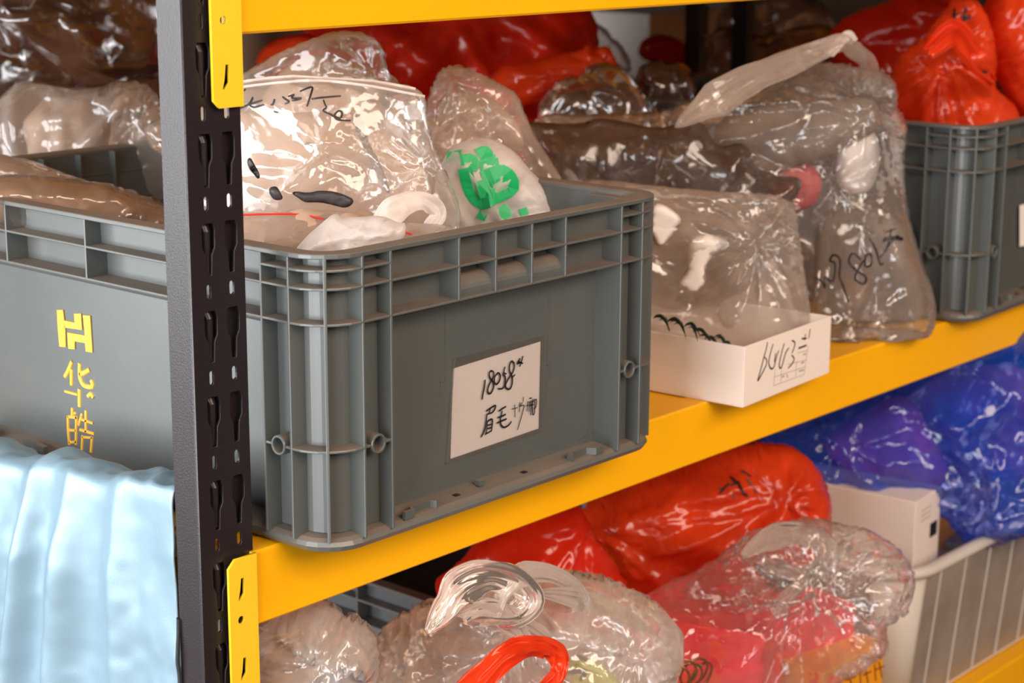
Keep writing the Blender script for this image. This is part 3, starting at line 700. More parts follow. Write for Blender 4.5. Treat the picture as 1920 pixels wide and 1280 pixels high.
tag(pillow('tissue_bundle', [(500,140),(600,100),(690,110),(730,180),(790,230),(780,330),(600,340),(480,300)], ref(620, 220, 1, .34), TAN, thick=.04, h=.006, crease=.010, jit=16, seed=8), 'brownish tissue wad behind the zip bag, inside the peaked clear bag', 'packing')
wC = thing('white_bag', 'white bag with green printing inside a clear bag, right side of the foreground crate', 'bag', ref(940, 400, 1, .17))
wCf = keep(pillow('film', [(815,320),(850,270),(905,255),(955,275),(990,310),(1025,350),(1056,392),(1060,440),(960,480),(850,470),(820,430)], ref(940, 350, 1, .160), WHITEF, thick=.05, h=.0035, ex=.03, crease=.003, csc=26, seed=9, jit=6, fl=((((850,270),(900,340),(960,440)),.008,.005),(((990,310),(930,350),(900,430)),.007,.005),(((1040,390),(960,400)),.006,.004),(((830,340),(880,420)),.006,.004))), wC)
fC = onto(wCf, .0006)
GRN = crop(440, 0, 2.667, [(1.3, [(1215,775),(1255,760),(1268,795),(1300,805)]), (1.3, [(1225,832),(1322,818)]), (1.2, [(1130,802),(1190,800),(1185,850)]), (1.5, [(1150,840),(1185,960),(1240,1010),(1290,990)]),
 (1.6, [(1240,895),(1340,862),(1385,935),(1290,985)]), (1.4, [(1230,900),(1260,985)]), (1.2, [(1300,905),(1330,960)]), (1.2, [(1220,1060),(1260,1080)]), (1.4, [(1330,1030),(1370,1090)]), (.9, [(1440,1040),(1450,1075)]), (1.2,[(1080,760),(1030,820)]), (1.2,[(1060,790),(1130,775)])])
keep(ribbon('green_print', GRN, fC, .0085, GREEN, None, .0002, 0), wC)
tag(pillow('clear_bag', [(802,200),(818,140),(845,121),(880,130),(950,165),(972,180),(985,220),(1010,268),(1045,320),(1078,388),(1066,450),(900,490),(800,460),(775,330),(790,250)], ref(940, 300, 1, .205), CLEARW,
     thick=.07, h=.003, ex=.06, crease=.005, csc=28, seed=10, fl=((((840, 125), (870, 200), (960, 300)), 0.007, 0.005), (((880, 150), (1000, 280), (1060, 380)), 0.007, 0.005), (((800, 250), (900, 180)), 0.007, 0.005), (((960, 180), (900, 240)), 0.007, 0.005)), knots=((850, 150, .06, 13, .005), (800, 300, .05, 12, .004))), 'clear crinkled bag enclosing the green printed white bag', 'bag')
tag(pillow('tissue_bundle', [(815,210),(860,170),(930,190),(980,240),(985,290),(900,270),(830,300)], ref(900, 240, 1, .25), TAN2, thick=.03, h=.006, crease=.010, jit=16, seed=11), 'dull pink tissue wad above the green printed bag', 'packing')
tag(pillow('tissue_bundle', [(770,230),(800,215),(880,300),(860,460),(760,470),(740,300)], ref(800, 360, 1, .26), TAN2, thick=.04, h=.006, crease=.010, jit=16, seed=31), 'beige tissue wad between the zip bag and the green printed bag', 'packing')
tag(pillow('clear_bag', [(1020,290),(1045,295),(1080,325),(1095,360),(1090,400),(1040,380),(1010,320)], ref(1050, 340, 1, .36), CLEARW, thick=.03, h=.004, crease=.004, seed=12), 'small clear bag tip at the far right corner inside the foreground crate', 'bag')
# white carrier bag with handle at the front corner
wd = thing('white_carrier_bag', 'small white carrier bag with looped handle on the front rim of the foreground crate', 'bag', ref(650, 450, 1, .07))
keep(pillow('body', [(548,470),(585,432),(625,398),(640,412),(700,404),(735,412),(765,425),(755,455),(700,480),(640,505),(560,500)], ref(650, 450, 1, .07), WHITEF, thick=.03, h=.0028, ex=.05, crease=.003, csc=40, seed=13, jit=5, fl=((((560,470),(640,440),(740,430)),.006,.005),(((620,410),(600,460)),.006,.004),(((690,410),(640,470)),.005,.004),(((750,415),(680,450),(620,490)),.006,.005)), knots=((750, 415, .03, 10, .003),)), wd)
keep(strap('handle', [ref(*q, 1, .075) for q in ((718,432),(735,398),(765,380),(795,377),(818,392),(820,408),(805,425),(790,448),(780,462))], WHITEF, wid=.015, th=.004, pleats=4, seed=3, taper=(1.5,1.3,1.1,.9,.8,.7,.8)), wd)
# flat zip bag with a red seal
zE = thing('zip_bag', 'flat zip-lock bag with red seal line lying under the white carrier bag', 'bag', ref(600, 430, 2, .205))
E_ = keep(pillow('film', [(380,398),(610,402),(760,415),(880,430),(900,470),(700,490),(600,500),(480,475),(380,450)], ref(620, 440, 2, .206), CLEARW, thick=.012, h=.004, ex=.02, crease=.0015, lean=1.25, seed=14), zE)
keep(ribbon('zip_seal', [[(450,404),(520,402),(560,403),(606,411)], [(750,434),(772,440)]], onto(E_), .0016, solid('red_seal', (.6, .03, .02), .4), None, .0008, 0), zE)
tag(pillow('tissue_bundle', [(380,410),(620,412),(860,440),(800,480),(620,500),(400,460)], ref(620, 450, 2, .200), TAN2, thick=.02, h=.006, crease=.008, lean=1.25, jit=16, seed=15), 'beige tissue pad under the flat zip bag', 'packing')
# left part of the crate
tag(pillow('tissue_bundle', [(-80,360),(0,335),(60,338),(120,345),(180,352),(230,365),(275,382),(315,400),(320,450),(100,440),(-80,410)], ref(150, 385, 0, .085), TAN, thick=.05, h=.005, crease=.010, jit=16, seed=16, yaw=.5), 'orange-tan wad just behind the long left rim of the foreground crate', 'packing')
cf = tag(pillow('clear_bag', [(-90,345),(0,328),(70,330),(130,338),(200,345),(260,366),(305,385),(330,412),(330,460),(100,450),(-90,420)], ref(150, 380, 0, .078), CLEAR, thick=.06, h=.0035, ex=.06, crease=.004, csc=30, seed=17, yaw=.5,
     knots=((260, 370, .05, 12, .003),)), 'clear bag over the orange-tan wad along the left rim of the foreground crate', 'bag')
tag(pillow('clear_bag', [(-90,270),(0,290),(60,300),(110,322),(190,346),(190,380),(0,370),(-90,350)], ref(60, 330, 0, .13), CLEARW, thick=.05, h=.004, ex=.05, crease=.004, seed=18, yaw=.5), 'clear bag sloping at the far left edge inside the foreground crate', 'bag')
tag(pillow('tissue_bundle', [(-90,290),(0,300),(80,320),(150,345),(150,380),(-90,370)], ref(60, 335, 0, .15), TAN, thick=.03, h=.006, crease=.010, jit=16, seed=19, yaw=.5), 'tan wad in the sloping clear bag at the far left', 'packing')
# behind the crate, left
tag(pillow('clear_bag', [(-70,210),(-10,195),(38,147),(90,160),(170,172),(255,152),(282,168),(300,200),(420,260),(420,420),(100,420),(-70,400)], ref(150, 260, 1, .66), CLEARW, thick=.10, h=.006, ex=.05, crease=.008, csc=18, seed=20, fl=((((35, 150), (60, 270)), 0.012, 0.01), (((40, 150), (230, 190), (300, 200)), 0.012, 0.01), (((135, 200), (140, 270)), 0.012, 0.01), (((60, 220), (170, 200)), 0.012, 0.01)),
     knots=((262, 165, .08, 12, .008),)), 'clear zip bag standing behind the left end of the foreground crate', 'bag')
tag(pillow('tissue_bundle', [(60,185),(120,178),(175,185),(180,260),(180,400),(60,400),(50,260)], ref(120, 240, 1, .68), TAN2, thick=.05, h=.008, crease=.014, jit=16, seed=22), 'pale beige wad in the bag behind the left end of the crate', 'packing')
tag(pillow('tissue_bundle', [(195,200),(262,170),(300,190),(420,240),(420,400),(200,400)], ref(240, 240, 1, .70), TAN, thick=.06, h=.008, crease=.014, jit=16, seed=23), 'brown wad in the bag behind the crate, next to the upright', 'packing')
tag(pillow('clear_bag', [(-200,-160),(180,-160),(330,-60),(330,100),(300,150),(180,158),(60,150),(-80,190),(-220,120)], ref(120, 20, 1, .86), BROWNF, thick=.16, h=.010, ex=.05, crease=.014, csc=10, seed=24, fl=((((-40, -10), (130, 60), (200, 120)), 0.03, 0.03), (((100, -20), (220, 60)), 0.03, 0.03), (((200, 20), (230, 130)), 0.03, 0.03), (((-60, 40), (60, 110)), 0.03, 0.03)),
     knots=((-20, -10, .2, 9, .02),)), 'large dark brown plastic bag at the top left behind the upright', 'bag')

# ================================================================== CARTONS AND BAGS AT THE BACK
def carton(label, x, y, z, w, d, hh, m, rz=0):
    t = thing('cardboard_box', label, 'box', (x, y, z), rz)
    bm = bmesh.new(); box(bm, 0, w, 0, d, 0, hh); bevel_mod(obj('carton', bm, m, t), .002)
    bm = bmesh.new(); box(bm, 0.001, w / 2 - .0008, .001, d - .001, hh, hh + .003); obj('flap', bm, m, t)
    bm = bmesh.new(); box(bm, w / 2 + .0008, w - .001, .001, d - .001, hh, hh + .003); obj('flap', bm, m, t)
    bm = bmesh.new(); box(bm, w / 2 - .024, w / 2 + .024, -.0006, d + .0006, hh + .003, hh + .0034); obj('tape', bm, TAN, t)
    return t
carton('brown cardboard box in shadow behind the dark plastic at the top left', .35, 1.02, .02, .42, .30, .34, BROWNB, .1)
carton('brown cardboard box behind the red bag at the upper middle', 1.0, 1.05, .02, .36, .28, .26, BROWNB, -.1)
carton('pale cardboard box behind the smoky bags at the top right', 1.80, 1.08, .02, .40, .25, .24, BOXW, .05)
r1 = thing('red_bag', 'large deep red plastic bag behind the foreground crate, under the upper beam', 'bag', ref(850, 300, 1, .74))
keep(pillow('film', [(560,40),(640,10),(820,-20),(1000,-20),(1108,10),(1125,80),(1105,160),(1060,260),(1060,430),(960,480),(760,470),(640,420),(560,260)], ref(850, 200, 1, .76), DREDF, thick=.16, h=.008, ex=.05, crease=.010, csc=14, seed=25, fl=((((700, 40), (860, 120), (1000, 100)), 0.02, 0.016), (((900, 40), (940, 200)), 0.02, 0.016), (((1000, 60), (1100, 140)), 0.02, 0.016)), knots=((860, 30, .18, 10, .012),)), r1)
tag(pillow('red_bag', [(600,60),(520,70),(480,100),(480,150),(560,170),(640,150)], ref(540, 110, 1, .72), REDF, thick=.05, h=.006, crease=.008, seed=33), 'small orange-red bag end peeping beside the yellow bracket', 'bag')
rh = tag(pillow('red_bag', [(880,175),(925,140),(945,121),(1000,118),(1060,102),(1096,94),(1102,76),(1110,94),(1138,84),(1152,108),(1160,130),(1142,156),(1110,164),(1060,172),(1000,190),(968,205),(930,215)], ref(1040, 140, 1, .50), REDF, thick=.05, h=.0032, ex=.05, crease=.004, csc=40, seed=26,
     knots=((1150, 125, .10, 16, .006),)), 'bright red gathered bag neck pointing right above the smoky bag', 'bag')
tag(pillow('red_bag', [(975,205),(1000,225),(1025,260),(1060,330),(1060,420),(940,420),(930,260)], ref(1000, 300, 1, .55), REDF, thick=.06, h=.006, ex=.04, crease=.006, seed=27), 'red bag wedged between the green printed bag and the large clear bag', 'bag')
for px, y_, mt, sd, lb in (
   ([(1000,215),(1040,160),(1085,140),(1130,122),(1180,130),(1220,200),(1220,300),(1050,300)], .48, DUSKF, 40, 'smoky clear bag with black contents right of the red neck'),
   ([(1180,190),(1200,120),(1250,118),(1290,130),(1308,155),(1290,200),(1300,300),(1190,300)], .50, DUSKF, 41, 'rounded smoky clear bag behind the large clear bag'),
   ([(1270,200),(1300,120),(1330,60),(1370,50),(1420,70),(1460,60),(1500,50),(1560,45),(1600,110),(1600,300),(1290,300)], .84, BROWNF, 42, 'brownish crumpled bag below the rear uprights at the top'),
   ([(1090,60),(1110,40),(1150,70),(1180,110),(1185,140),(1150,130),(1120,100)], .80, CLEARW, 43, 'thin beige bag tip slanting beside the red bag at the top'),
   ([(1460,60),(1490,30),(1540,20),(1570,50),(1560,100),(1500,110)], .82, CLEARW, 44, 'pale crumpled bag top left of the knotted red bags'),
   ([(1340,40),(1370,0),(1420,-30),(1500,-30),(1560,20),(1560,90),(1350,90)], 1.02, BROWNF, 46, 'far brown bag between the rear uprights')):
    tag(pillow('clear_bag' if mt is not CLEARW else 'clear_bag', px, ref(px[0][0], px[0][1], 1, y_), mt, thick=.09, h=.006, ex=.05, crease=.007, csc=20, seed=sd, knots=((px[2][0], px[2][1], .07, 10, .006),)), lb, 'bag')
for px, y_, sd, lb in (([(1030,220),(1050,165),(1110,150),(1170,165),(1190,215),(1190,290),(1050,290)], .53, 50, 'black contents of the smoky bag right of the red neck'),
                   ([(1195,200),(1210,150),(1250,140),(1280,165),(1280,290),(1200,290)], .54, 51, 'black contents of the rounded smoky bag'),
                   ([(1290,210),(1340,150),(1420,120),(1480,130),(1480,290),(1300,290)], .55, 52, 'dark bundle behind the top of the large clear bag')):
    tag(pillow('dark_bundle', px, ref(px[1][0], px[1][1], 1, y_), DARKP, thick=.06, h=.008, crease=.014, seed=sd), lb, 'packing')
tag(pillow('red_bag', [(1195,110),(1200,75),(1240,62),(1280,75),(1300,115),(1260,125)], ref(1240, 90, 1, .88), DREDF, thick=.06, h=.008, crease=.006, seed=53), 'small dark red bag far back below the upper beam', 'bag')

# ================================================================== THE LARGE CLEAR BAG WITH A HANDLE
LB = thing('clear_carrier_bag', 'large clear carrier bag with looped handle and marker writing, right of the tray', 'bag', ref(1620, 690, 2, 0))
Lref = ref(1620, 560, 1, .10)
Lo = [(1010,212),(1100,218),(1240,212),(1320,182),(1395,140),(1470,120),(1560,118),(1610,128),(1668,138),(1682,165),(1680,208),(1702,240),(1692,290),(1698,390),(1728,490),(1757,570),(1752,625),(1700,662),(1625,692),(1570,688),(1500,668),(1440,640),(1330,600),(1200,560),(1080,500),(1000,380),(980,260)]
L = keep(pillow('film', Lo, Lref, film('large_bag_film', (0.86, 0.72, 0.62), 0.10, rough=0.13, bump=0.5, bs=34, gloss=0.8, edge=0.30), thick=.13, h=.0034, ex=.06, crease=.006, csc=22, lump=.25, lsc=10, seed=28, fl=((((1340, 190), (1500, 180), (1640, 190)), 0.011, 0.009), (((1200, 240), (1350, 270), (1500, 330)), 0.011, 0.009), (((1640, 200), (1560, 330), (1500, 430)), 0.011, 0.009), (((1620, 200), (1690, 300)), 0.011, 0.009), (((1660, 360), (1700, 560)), 0.011, 0.009), (((1540, 380), (1530, 560)), 0.011, 0.009), (((1520, 600), (1640, 560), (1720, 520)), 0.011, 0.009), (((1560, 660), (1620, 600), (1700, 650)), 0.011, 0.009), (((1100, 260), (1350, 400)), 0.011, 0.009), (((1560, 140), (1480, 220), (1300, 260)), 0.011, 0.009), (((1600, 400), (1640, 520), (1600, 640)), 0.011, 0.009)), yaw=-.15, floor=.001, back=.7,
     knots=((1620, 195, .10, 16, .007), (1560, 330, .08, 12, .006), (1600, 640, .06, 12, .005), (1250, 260, .12, 10, .006))), LB)
keep(strap('handle', [ref(*q, 1, .118) for q in ((1270,235),(1330,195),(1400,152),(1470,122),(1530,98),(1575,80),(1600,92),(1625,112),(1632,140),(1630,175))], CLEARW, wid=.019, th=.009, seed=5, taper=(.3,1.7,1.6,1.3,1.0,.9,1.0,1.1,1.3)), LB)
keep(strap('handle', [ref(*q, 1, .118) for q in ((1556,100),(1580,74),(1592,66),(1600,78))], WHITEF, wid=.010, th=.005, seed=6), LB)
fL = onto(L)
LW = crop(1200, 300, 2.56, [[(842,568),(872,582),(888,615),(886,560),(925,582),(938,500),(912,482),(930,455),(962,478),(958,555),(975,600),(1000,680)],
 [(1062,478),(1022,448),(1003,488),(1040,530),(1085,560),(1075,592),(1032,570),(1050,520),(1075,480)], [(1085,455),(1080,505),(1108,505),(1108,455),(1085,455)], [(1100,375),(1130,430),(1152,500),(1168,490)],
 [(1205,330),(1195,390),(1180,440)], (1.6, [(1165,388),(1210,370),(1262,378)]), [(1150,470),(1200,400),(1240,360)], (1.4, [(1170,375),(1255,385)]), [(1180,345),(1225,330)]])
keep(ribbon('handwriting', LW, fL, .0022, INK, None, .0002), LB)
for nm, px, y_, mt, th, sd, lb in (
   ('paper_roll', [(1570,255),(1600,235),(1640,240),(1652,290),(1640,350),(1610,368),(1565,350)], .13, CARD, .03, 60, 'cream paper roll showing through the top of the large clear bag'),
   ('pink_packet', [(1440,350),(1470,310),(1520,305),(1545,340),(1530,390),(1470,400),(1430,390)], .17, PINKP, .04, 61, 'pink packet showing through the large clear bag'),
   ('grey_bundle', [(1530,400),(1600,375),(1680,400),(1720,500),(1740,580),(1700,640),(1600,670),(1540,650),(1520,560)], .135, GREYP, .05, 62, 'grey bundle in the bottom of the large clear bag'),
   ('dark_bundle', [(960,225),(1080,235),(1130,218),(1240,245),(1310,215),(1345,280),(1400,262),(1420,330),(1520,330),(1460,420),(1540,480),(1500,560),(1300,520),(1100,420),(1010,330)], .22, film('inner_shade_film', (.14, .09, .07), 0.42, rough=.14, bump=0.8, bs=40, gloss=.6, edge=.3), .07, 63, 'added dark film standing for the shade seen through the left of the large clear bag'),  # dark film added where only shade shows through the bag
   ('grey_bundle', [(1330,230),(1450,190),(1560,190),(1640,180),(1660,240),(1560,290),(1430,340),(1350,320)], .17, film('warm_grey_packing', (.30, .24, .20), 0.97, rough=.35, bump=0.8, bs=34, gloss=.22, edge=.1, trans=.15), .05, 64, 'warm grey bundle behind the handle of the large clear bag')):
    tag(pillow(nm, px, ref(sum(p[0] for p in px) / len(px), sum(p[1] for p in px) / len(px), 1, y_), mt, thick=th, h=.006, ex=.03, crease=.005, csc=22, seed=sd, yaw=-.15, floor=.004), lb, 'packing')

# ================================================================== WHITE TRAY
ang = math.radians(3.9)
tray = thing('cardboard_tray', 'shallow white cardboard tray with 6003 handwritten on its front, on the middle shelf', 'box', (.5465, .0197, .0003), ang)
TW, TD, TH = .169, .27, .0582
for nm, b in (('base', (0, TW, 0, TD, 0, .0012)), ('front_side', (0, TW, 0, .0016, .0012, TH)), ('rear_side', (0, TW, TD - .0016, TD, .0012, TH)), ('left_side', (0, .0016, .0016, TD - .0016, .0012, TH - .0002)), ('right_side', (TW - .0016, TW, .0016, TD - .0016, .0012, TH - .0002))):
    bm = bmesh.new(); box(bm, *b); bevel_mod(obj(nm, bm, BOXW, tray), .0005)
nT = np.array([math.sin(ang), -math.cos(ang), 0]); PT = np.array([.5465, .0197, 0]) + nT * .0002
def on_tray(u, v): return hitp(u, v, PT, nT), nT
TS = crop(1390, 600, 9.14, [[(450,375),(425,500),(385,640),(345,800),(280,1040),(345,930),(425,770),(432,680),(400,635)], [(545,405),(500,560),(470,730),(510,832),(560,795),(600,640),(640,520)], [(590,560),(565,720)],
  [(735,400),(690,560),(648,770),(680,822),(720,700),(760,560),(815,475)], [(865,350),(912,375),(912,440),(868,565)], [(862,600),(905,658),(870,745),(800,825)], (1.3, [(1035,318),(1120,312)]), [(1102,235),(1080,345)], (1.5, [(980,482),(1115,432)]), [(1180,150),(1155,310)]])
keep(ribbon('handwriting', TS, on_tray, .0017, INK, None, .0002), tray)
TG = crop(1390, 600, 9.14, [[(555,1122),(1078,930)], [(582,830),(550,1122)], [(690,850),(672,1065)], [(945,700),(930,970)], [(1145,430),(1075,930)], [(565,975),(1090,800)], [(800,760),(1115,680)], [(960,560),(1130,520)],
  (2.6, [(690,975),(735,955)]), (2.6, [(778,925),(792,985)]), (2.6, [(990,878),(1068,850)]), (2.6, [(1025,735),(1075,718)]), (2.6, [(1060,588),(1108,575)])])
keep(ribbon('printed_grid', TG, on_tray, .0007, FAINT, None, .00012, 0), tray)
tag(pillow('clear_bag', [(1075,345),(1110,335),(1200,345),(1350,360),(1466,366),(1488,390),(1500,460),(1512,540),(1522,600),(1500,660),(1395,690),(1300,670),(1225,640),(1130,580),(1060,470)], ref(1400, 540, 1, .11), CLEARW, thick=.085, h=.003, ex=.05, crease=.004, csc=26, seed=29, fl=((((1475, 372), (1420, 430), (1300, 560)), 0.008, 0.007), (((1420, 430), (1490, 600)), 0.008, 0.007), (((1440, 400), (1505, 620)), 0.008, 0.007), (((1100, 350), (1300, 358), (1470, 372)), 0.008, 0.007), (((1300, 560), (1230, 600)), 0.008, 0.007), (((1300, 400), (1420, 430)), 0.008, 0.007)), yaw=-.1, floor=.004,
     knots=((1420, 450, .07, 14, .005), (1470, 370, .05, 8, .003))), 'clear boxy bag standing in the white cardboard tray', 'bag')
tag(pillow('bag_flap', [(1488,440),(1524,448),(1528,480),(1518,520),(1512,540),(1492,500)], ref(1505, 480, 1, .12), CLEARW, thick=.006, h=.003, crease=.001, seed=30), 'small folded zip flap sticking out right of the tray bag', 'bag')
for nm, px, y_, mt, th, sd, lb in (
   ('paper_piece', [(1290,445),(1335,438),(1380,455),(1340,475),(1320,500),(1325,530),(1300,555),(1265,530),(1290,510)], .125, CARD, .008, 70, 'folded white paper scrap inside the tray bag'),
   ('paper_piece', [(1225,380),(1250,385),(1283,412),(1262,440),(1232,470),(1215,420)], .14, CARD, .004, 71, 'cream card corner inside the tray bag next to the foreground crate'),
   ('grey_bundle', [(1350,500),(1400,470),(1450,480),(1490,560),(1480,620),(1390,640),(1340,600)], .13, film('pale_grey_packing', (.55, .46, .40), 0.97, rough=.35, bump=0.8, bs=34, gloss=.22, edge=.1, trans=.15), .03, 72, 'pale grey crumpled packing at the front of the tray bag'),
   ('tissue_bundle', [(1110,370),(1250,370),(1440,385),(1460,480),(1400,560),(1240,590),(1120,500)], .19, film('taupe_packing', (.32, .23, .18), 0.97, rough=.35, bump=0.8, bs=34, gloss=.22, edge=.1, trans=.15), .05, 73, 'brown wad in the back of the tray bag')):
    tag(pillow(nm, px, ref(sum(p[0] for p in px) / len(px), sum(p[1] for p in px) / len(px), 1, y_), mt, thick=th, h=.005, ex=.03, crease=.003, csc=26, seed=sd, floor=.003), lb, 'packing')
lv = thing('green_fringe', 'row of dark green fringe strips lying in the left of the tray', 'trim', ref(1260, 615, 1, .10))
rg = random.Random(5); first = None
for i in range(13):
    u0 = 1228 + i * 11 + rg.uniform(-4, 4); v0 = 592 + i * 4.2 + rg.uniform(-5, 3); a = ref(u0, v0, 1, .085); b = ref(u0 + 22 + rg.uniform(-9, 9), v0 + 24 + rg.uniform(-5, 5), 1, .06)
    bm = bmesh.new(); n_ = 5; d = b - a; s_ = np.cross(d, CF); s_ = s_ / np.linalg.norm(s_)
    loft(bm, [[a + d * t_ + s_ * w_ + np.array([0, 0, h_ + .006 * math.sin(t_ * 3.1)]) for w_, h_ in ((-.003 * (1.05 - t_), 0), (0, .0012), (.003 * (1.05 - t_), 0), (0, -.0006))] for t_ in [k / n_ for k in range(n_ + 1)]], cap0=True, cap1=True)
    keep(obj('strip', bm, solid('dark_green_strip', (.012, .03, .02), .5) if i == 0 else bpy.data.materials['dark_green_strip']), lv)

# ================================================================== RED BAGS ON THE RIGHT CRATE
tag(pillow('red_bag', [(1545,70),(1590,30),(1660,8),(1760,-30),(1830,-20),(1830,90),(1760,150),(1690,190),(1690,230),(1600,200),(1560,120)], ref(1700, 100, 1, .40), DREDF, thick=.12, h=.006, ex=.06, crease=.008, csc=20, seed=80, knots=((1790, 20, .12, 12, .010),)), 'dark red bag lying behind the knotted red bag on the right crate', 'bag')
k1 = thing('red_bag', 'knotted bright red bag pleated down to the near corner of the right crate', 'bag', ref(1800, 215, 1, .12))
K1 = keep(pillow('film', [(1668,215),(1672,150),(1690,100),(1740,70),(1775,20),(1810,-20),(1850,30),(1862,110),(1858,160),(1885,185),(1906,200),(1915,250),(1900,300),(1700,300),(1690,240)], ref(1790, 150, 1, .13), REDF, thick=.12, h=.0036, ex=.05, crease=.005, csc=26, seed=81, fl=((((1745, 95), (1700, 200)), 0.008, 0.008), (((1745, 100), (1760, 215)), 0.008, 0.008), (((1750, 100), (1820, 210)), 0.008, 0.008), (((1755, 95), (1860, 190)), 0.008, 0.008)),
     knots=((1742, 95, .11, 24, .011),)), k1)
keep(strap('handle', [ref(*q, 1, .075) for q in ((1745,95),(1790,60),(1815,90),(1840,130),(1858,155))], REDF, wid=.022, th=.012, seed=7, taper=(.8, 1.3, 1.3, 1.0, .5)), k1)
keep(ribbon('handwriting', crop(1450, 0, 3.657, [[(1245,60),(1240,130),(1262,165)], [(1228,112),(1292,90)], [(1300,95),(1350,135)], [(1288,152),(1352,108)], [(1305,40),(1330,75)], [(1318,60),(1300,150)], [(1210,280),(1270,300),(1330,290)], [(1400,500),(1450,490),(1470,530)]]), onto(K1), .0035, INK, None, .0002), k1)
tag(pillow('red_bag', [(1836,60),(1850,0),(1890,-30),(1990,-40),(2010,60),(2000,260),(1925,290),(1906,215),(1868,130),(1850,100)], ref(1900, 90, 1, .10), REDF, thick=.10, h=.0045, ex=.06, crease=.006, csc=24, seed=82, knots=((1850, 110, .09, 18, .009),)), 'red bag with a puffed loop cut off by the right edge of the picture', 'bag')
tag(pillow('dark_bundle', [(1690,150),(1760,120),(1860,150),(1900,200),(1900,300),(1700,300)], ref(1800, 210, 1, .165), film('dull_brown_packing', (.25, .10, .06), 0.97, rough=.35, bump=0.8, bs=34, gloss=.22, edge=.1, trans=.15), thick=.06, h=.008, crease=.014, jit=16, seed=83), 'brown contents of the knotted red bag on the right crate', 'packing')

# ================================================================== LOWER SHELF
def LR(u, v, y): return hit(u, v, 1, y)
tag(pillow('clear_bag', [(440,1215),(490,1170),(560,1140),(600,1130),(632,1150),(640,1165),(668,1170),(700,1195),(712,1240),(700,1330),(660,1480),(440,1480)], LR(580, 1260, .10), MILK, thick=.12, h=.0036, ex=.05, crease=.005, csc=24, seed=90, knots=((634, 1192, .09, 22, .010),)), 'milky clear bag gathered to a knot at the lower left, beside the yellow bracket', 'bag')
tag(pillow('blue_bundle', [(560,1290),(620,1230),(660,1240),(690,1400),(560,1450)], LR(620, 1300, .13), BLUEP, thick=.05, h=.006, crease=.005, seed=91), 'dark blue contents low in the milky bag at the lower left', 'packing')
tag(pillow('tissue_bundle', [(500,1200),(600,1160),(680,1200),(690,1300),(640,1450),(470,1450)], LR(590, 1300, .155), TAN, thick=.05, h=.007, crease=.014, jit=16, seed=92), 'brown contents of the milky bag at the lower left', 'packing')
mb = thing('clear_carrier_bag', 'big crumpled milky carrier bag, handles tied in a bow, middle of the lower shelf', 'bag', LR(980, 1300, .10))
keep(pillow('film', [(690,1290),(700,1215),(722,1180),(760,1158),(830,1140),(870,1110),(930,1090),(1000,1085),(1060,1088),(1150,1098),(1215,1125),(1262,1165),(1284,1205),(1272,1245),(1258,1300),(1240,1500),(700,1500)], LR(980, 1220, .10), MILK, thick=.17, h=.0034, ex=.06, crease=.006, csc=22, seed=93, fl=((((770, 1170), (790, 1290)), 0.009, 0.008), (((720, 1200), (710, 1290)), 0.009, 0.008), (((1000, 1100), (1230, 1180)), 0.009, 0.008), (((1080, 1090), (1260, 1170)), 0.009, 0.008), (((1130, 1180), (1160, 1280)), 0.009, 0.008), (((830, 1150), (850, 1290)), 0.009, 0.008)),
     knots=((950, 1150, .12, 20, .009), (760, 1190, .07, 12, .005), (1180, 1160, .08, 12, .006))), mb)
for pth, w_, sd, tp in ((((800,1185),(835,1140),(865,1100),(915,1080),(965,1092),(990,1125),(960,1150),(905,1150),(870,1165)), .020, 1, (.3,1.2,1.5,1.5,1.2,1.3,1.4,1,.3)),
                        (((930,1160),(945,1105),(985,1075),(1040,1078),(1085,1110),(1092,1160),(1070,1200),(1030,1205),(990,1180),(960,1150)), .015, 2, (.3,1.1,1.3,1.1,1,1,1.2,1.1,.9,.3)),
                        (((860,1150),(910,1142),(960,1165),(1010,1195),(1060,1225)), .018, 4, (.2,1.1,1.3,1.1,.2)), (((935,1125),(960,1160),(985,1200),(995,1230)), .013, 6, (.3,1.1,1,.2)),
                        (((1000,1110),(1080,1120),(1160,1150),(1230,1190)), .016, 7, (.2,1.2,1.1,.1))):
    keep(strap('handle', [LR(u, v, .035) for u, v in pth], MILK, wid=w_, th=w_ * .28, seed=sd, pleats=10, taper=tp, nr=30), mb)
tag(pillow('tissue_bundle', [(740,1230),(860,1180),(1000,1200),(1150,1180),(1220,1220),(1210,1480),(730,1480)], LR(980, 1300, .17), film('grey_beige_packing', (.50, .38, .31), 0.97, rough=.35, bump=0.8, bs=34, gloss=.22, edge=.1, trans=.15), thick=.06, h=.009, crease=.018, jit=16, seed=94), 'grey-beige contents of the big milky bag', 'packing')
rhd = thing('red_bag', 'bright red looped bag handle rising at the bottom middle of the photo', 'bag', LR(960, 1280, .0))
keep(strap('handle', [LR(u, v, -.005) for u, v in ((880,1300),(915,1262),(950,1228),(990,1212),(1030,1216),(1048,1235),(1046,1262),(1025,1285),(1000,1320))], REDF, wid=.017, th=.008, seed=8, pleats=8, taper=(1.6, 1.3, 1.15, 1.0, 1.1, .8, .7, .8)), rhd)
keep(pillow('film', [(860,1310),(900,1285),(1010,1290),(1050,1320),(1080,1420),(840,1420)], LR(960, 1340, .0), REDF, thick=.04, h=.005, crease=.004, seed=95), rhd)
lp = tag(pillow('lime_packet', [(1050,1245),(1075,1228),(1110,1232),(1150,1262),(1175,1300),(1160,1400),(1045,1400)], LR(1100, 1280, .005), LIME, thick=.02, h=.004, crease=.003, seed=96), 'lime yellow printed packet next to the red handle at the bottom', 'packet')
t_ = ribbon('print', [[(1052,1235),(1075,1228),(1100,1238)], [(1058,1262),(1095,1258),(1088,1275)], [(1060,1275),(1075,1285)]], onto(lp), .004, INK, None); t_.parent = lp
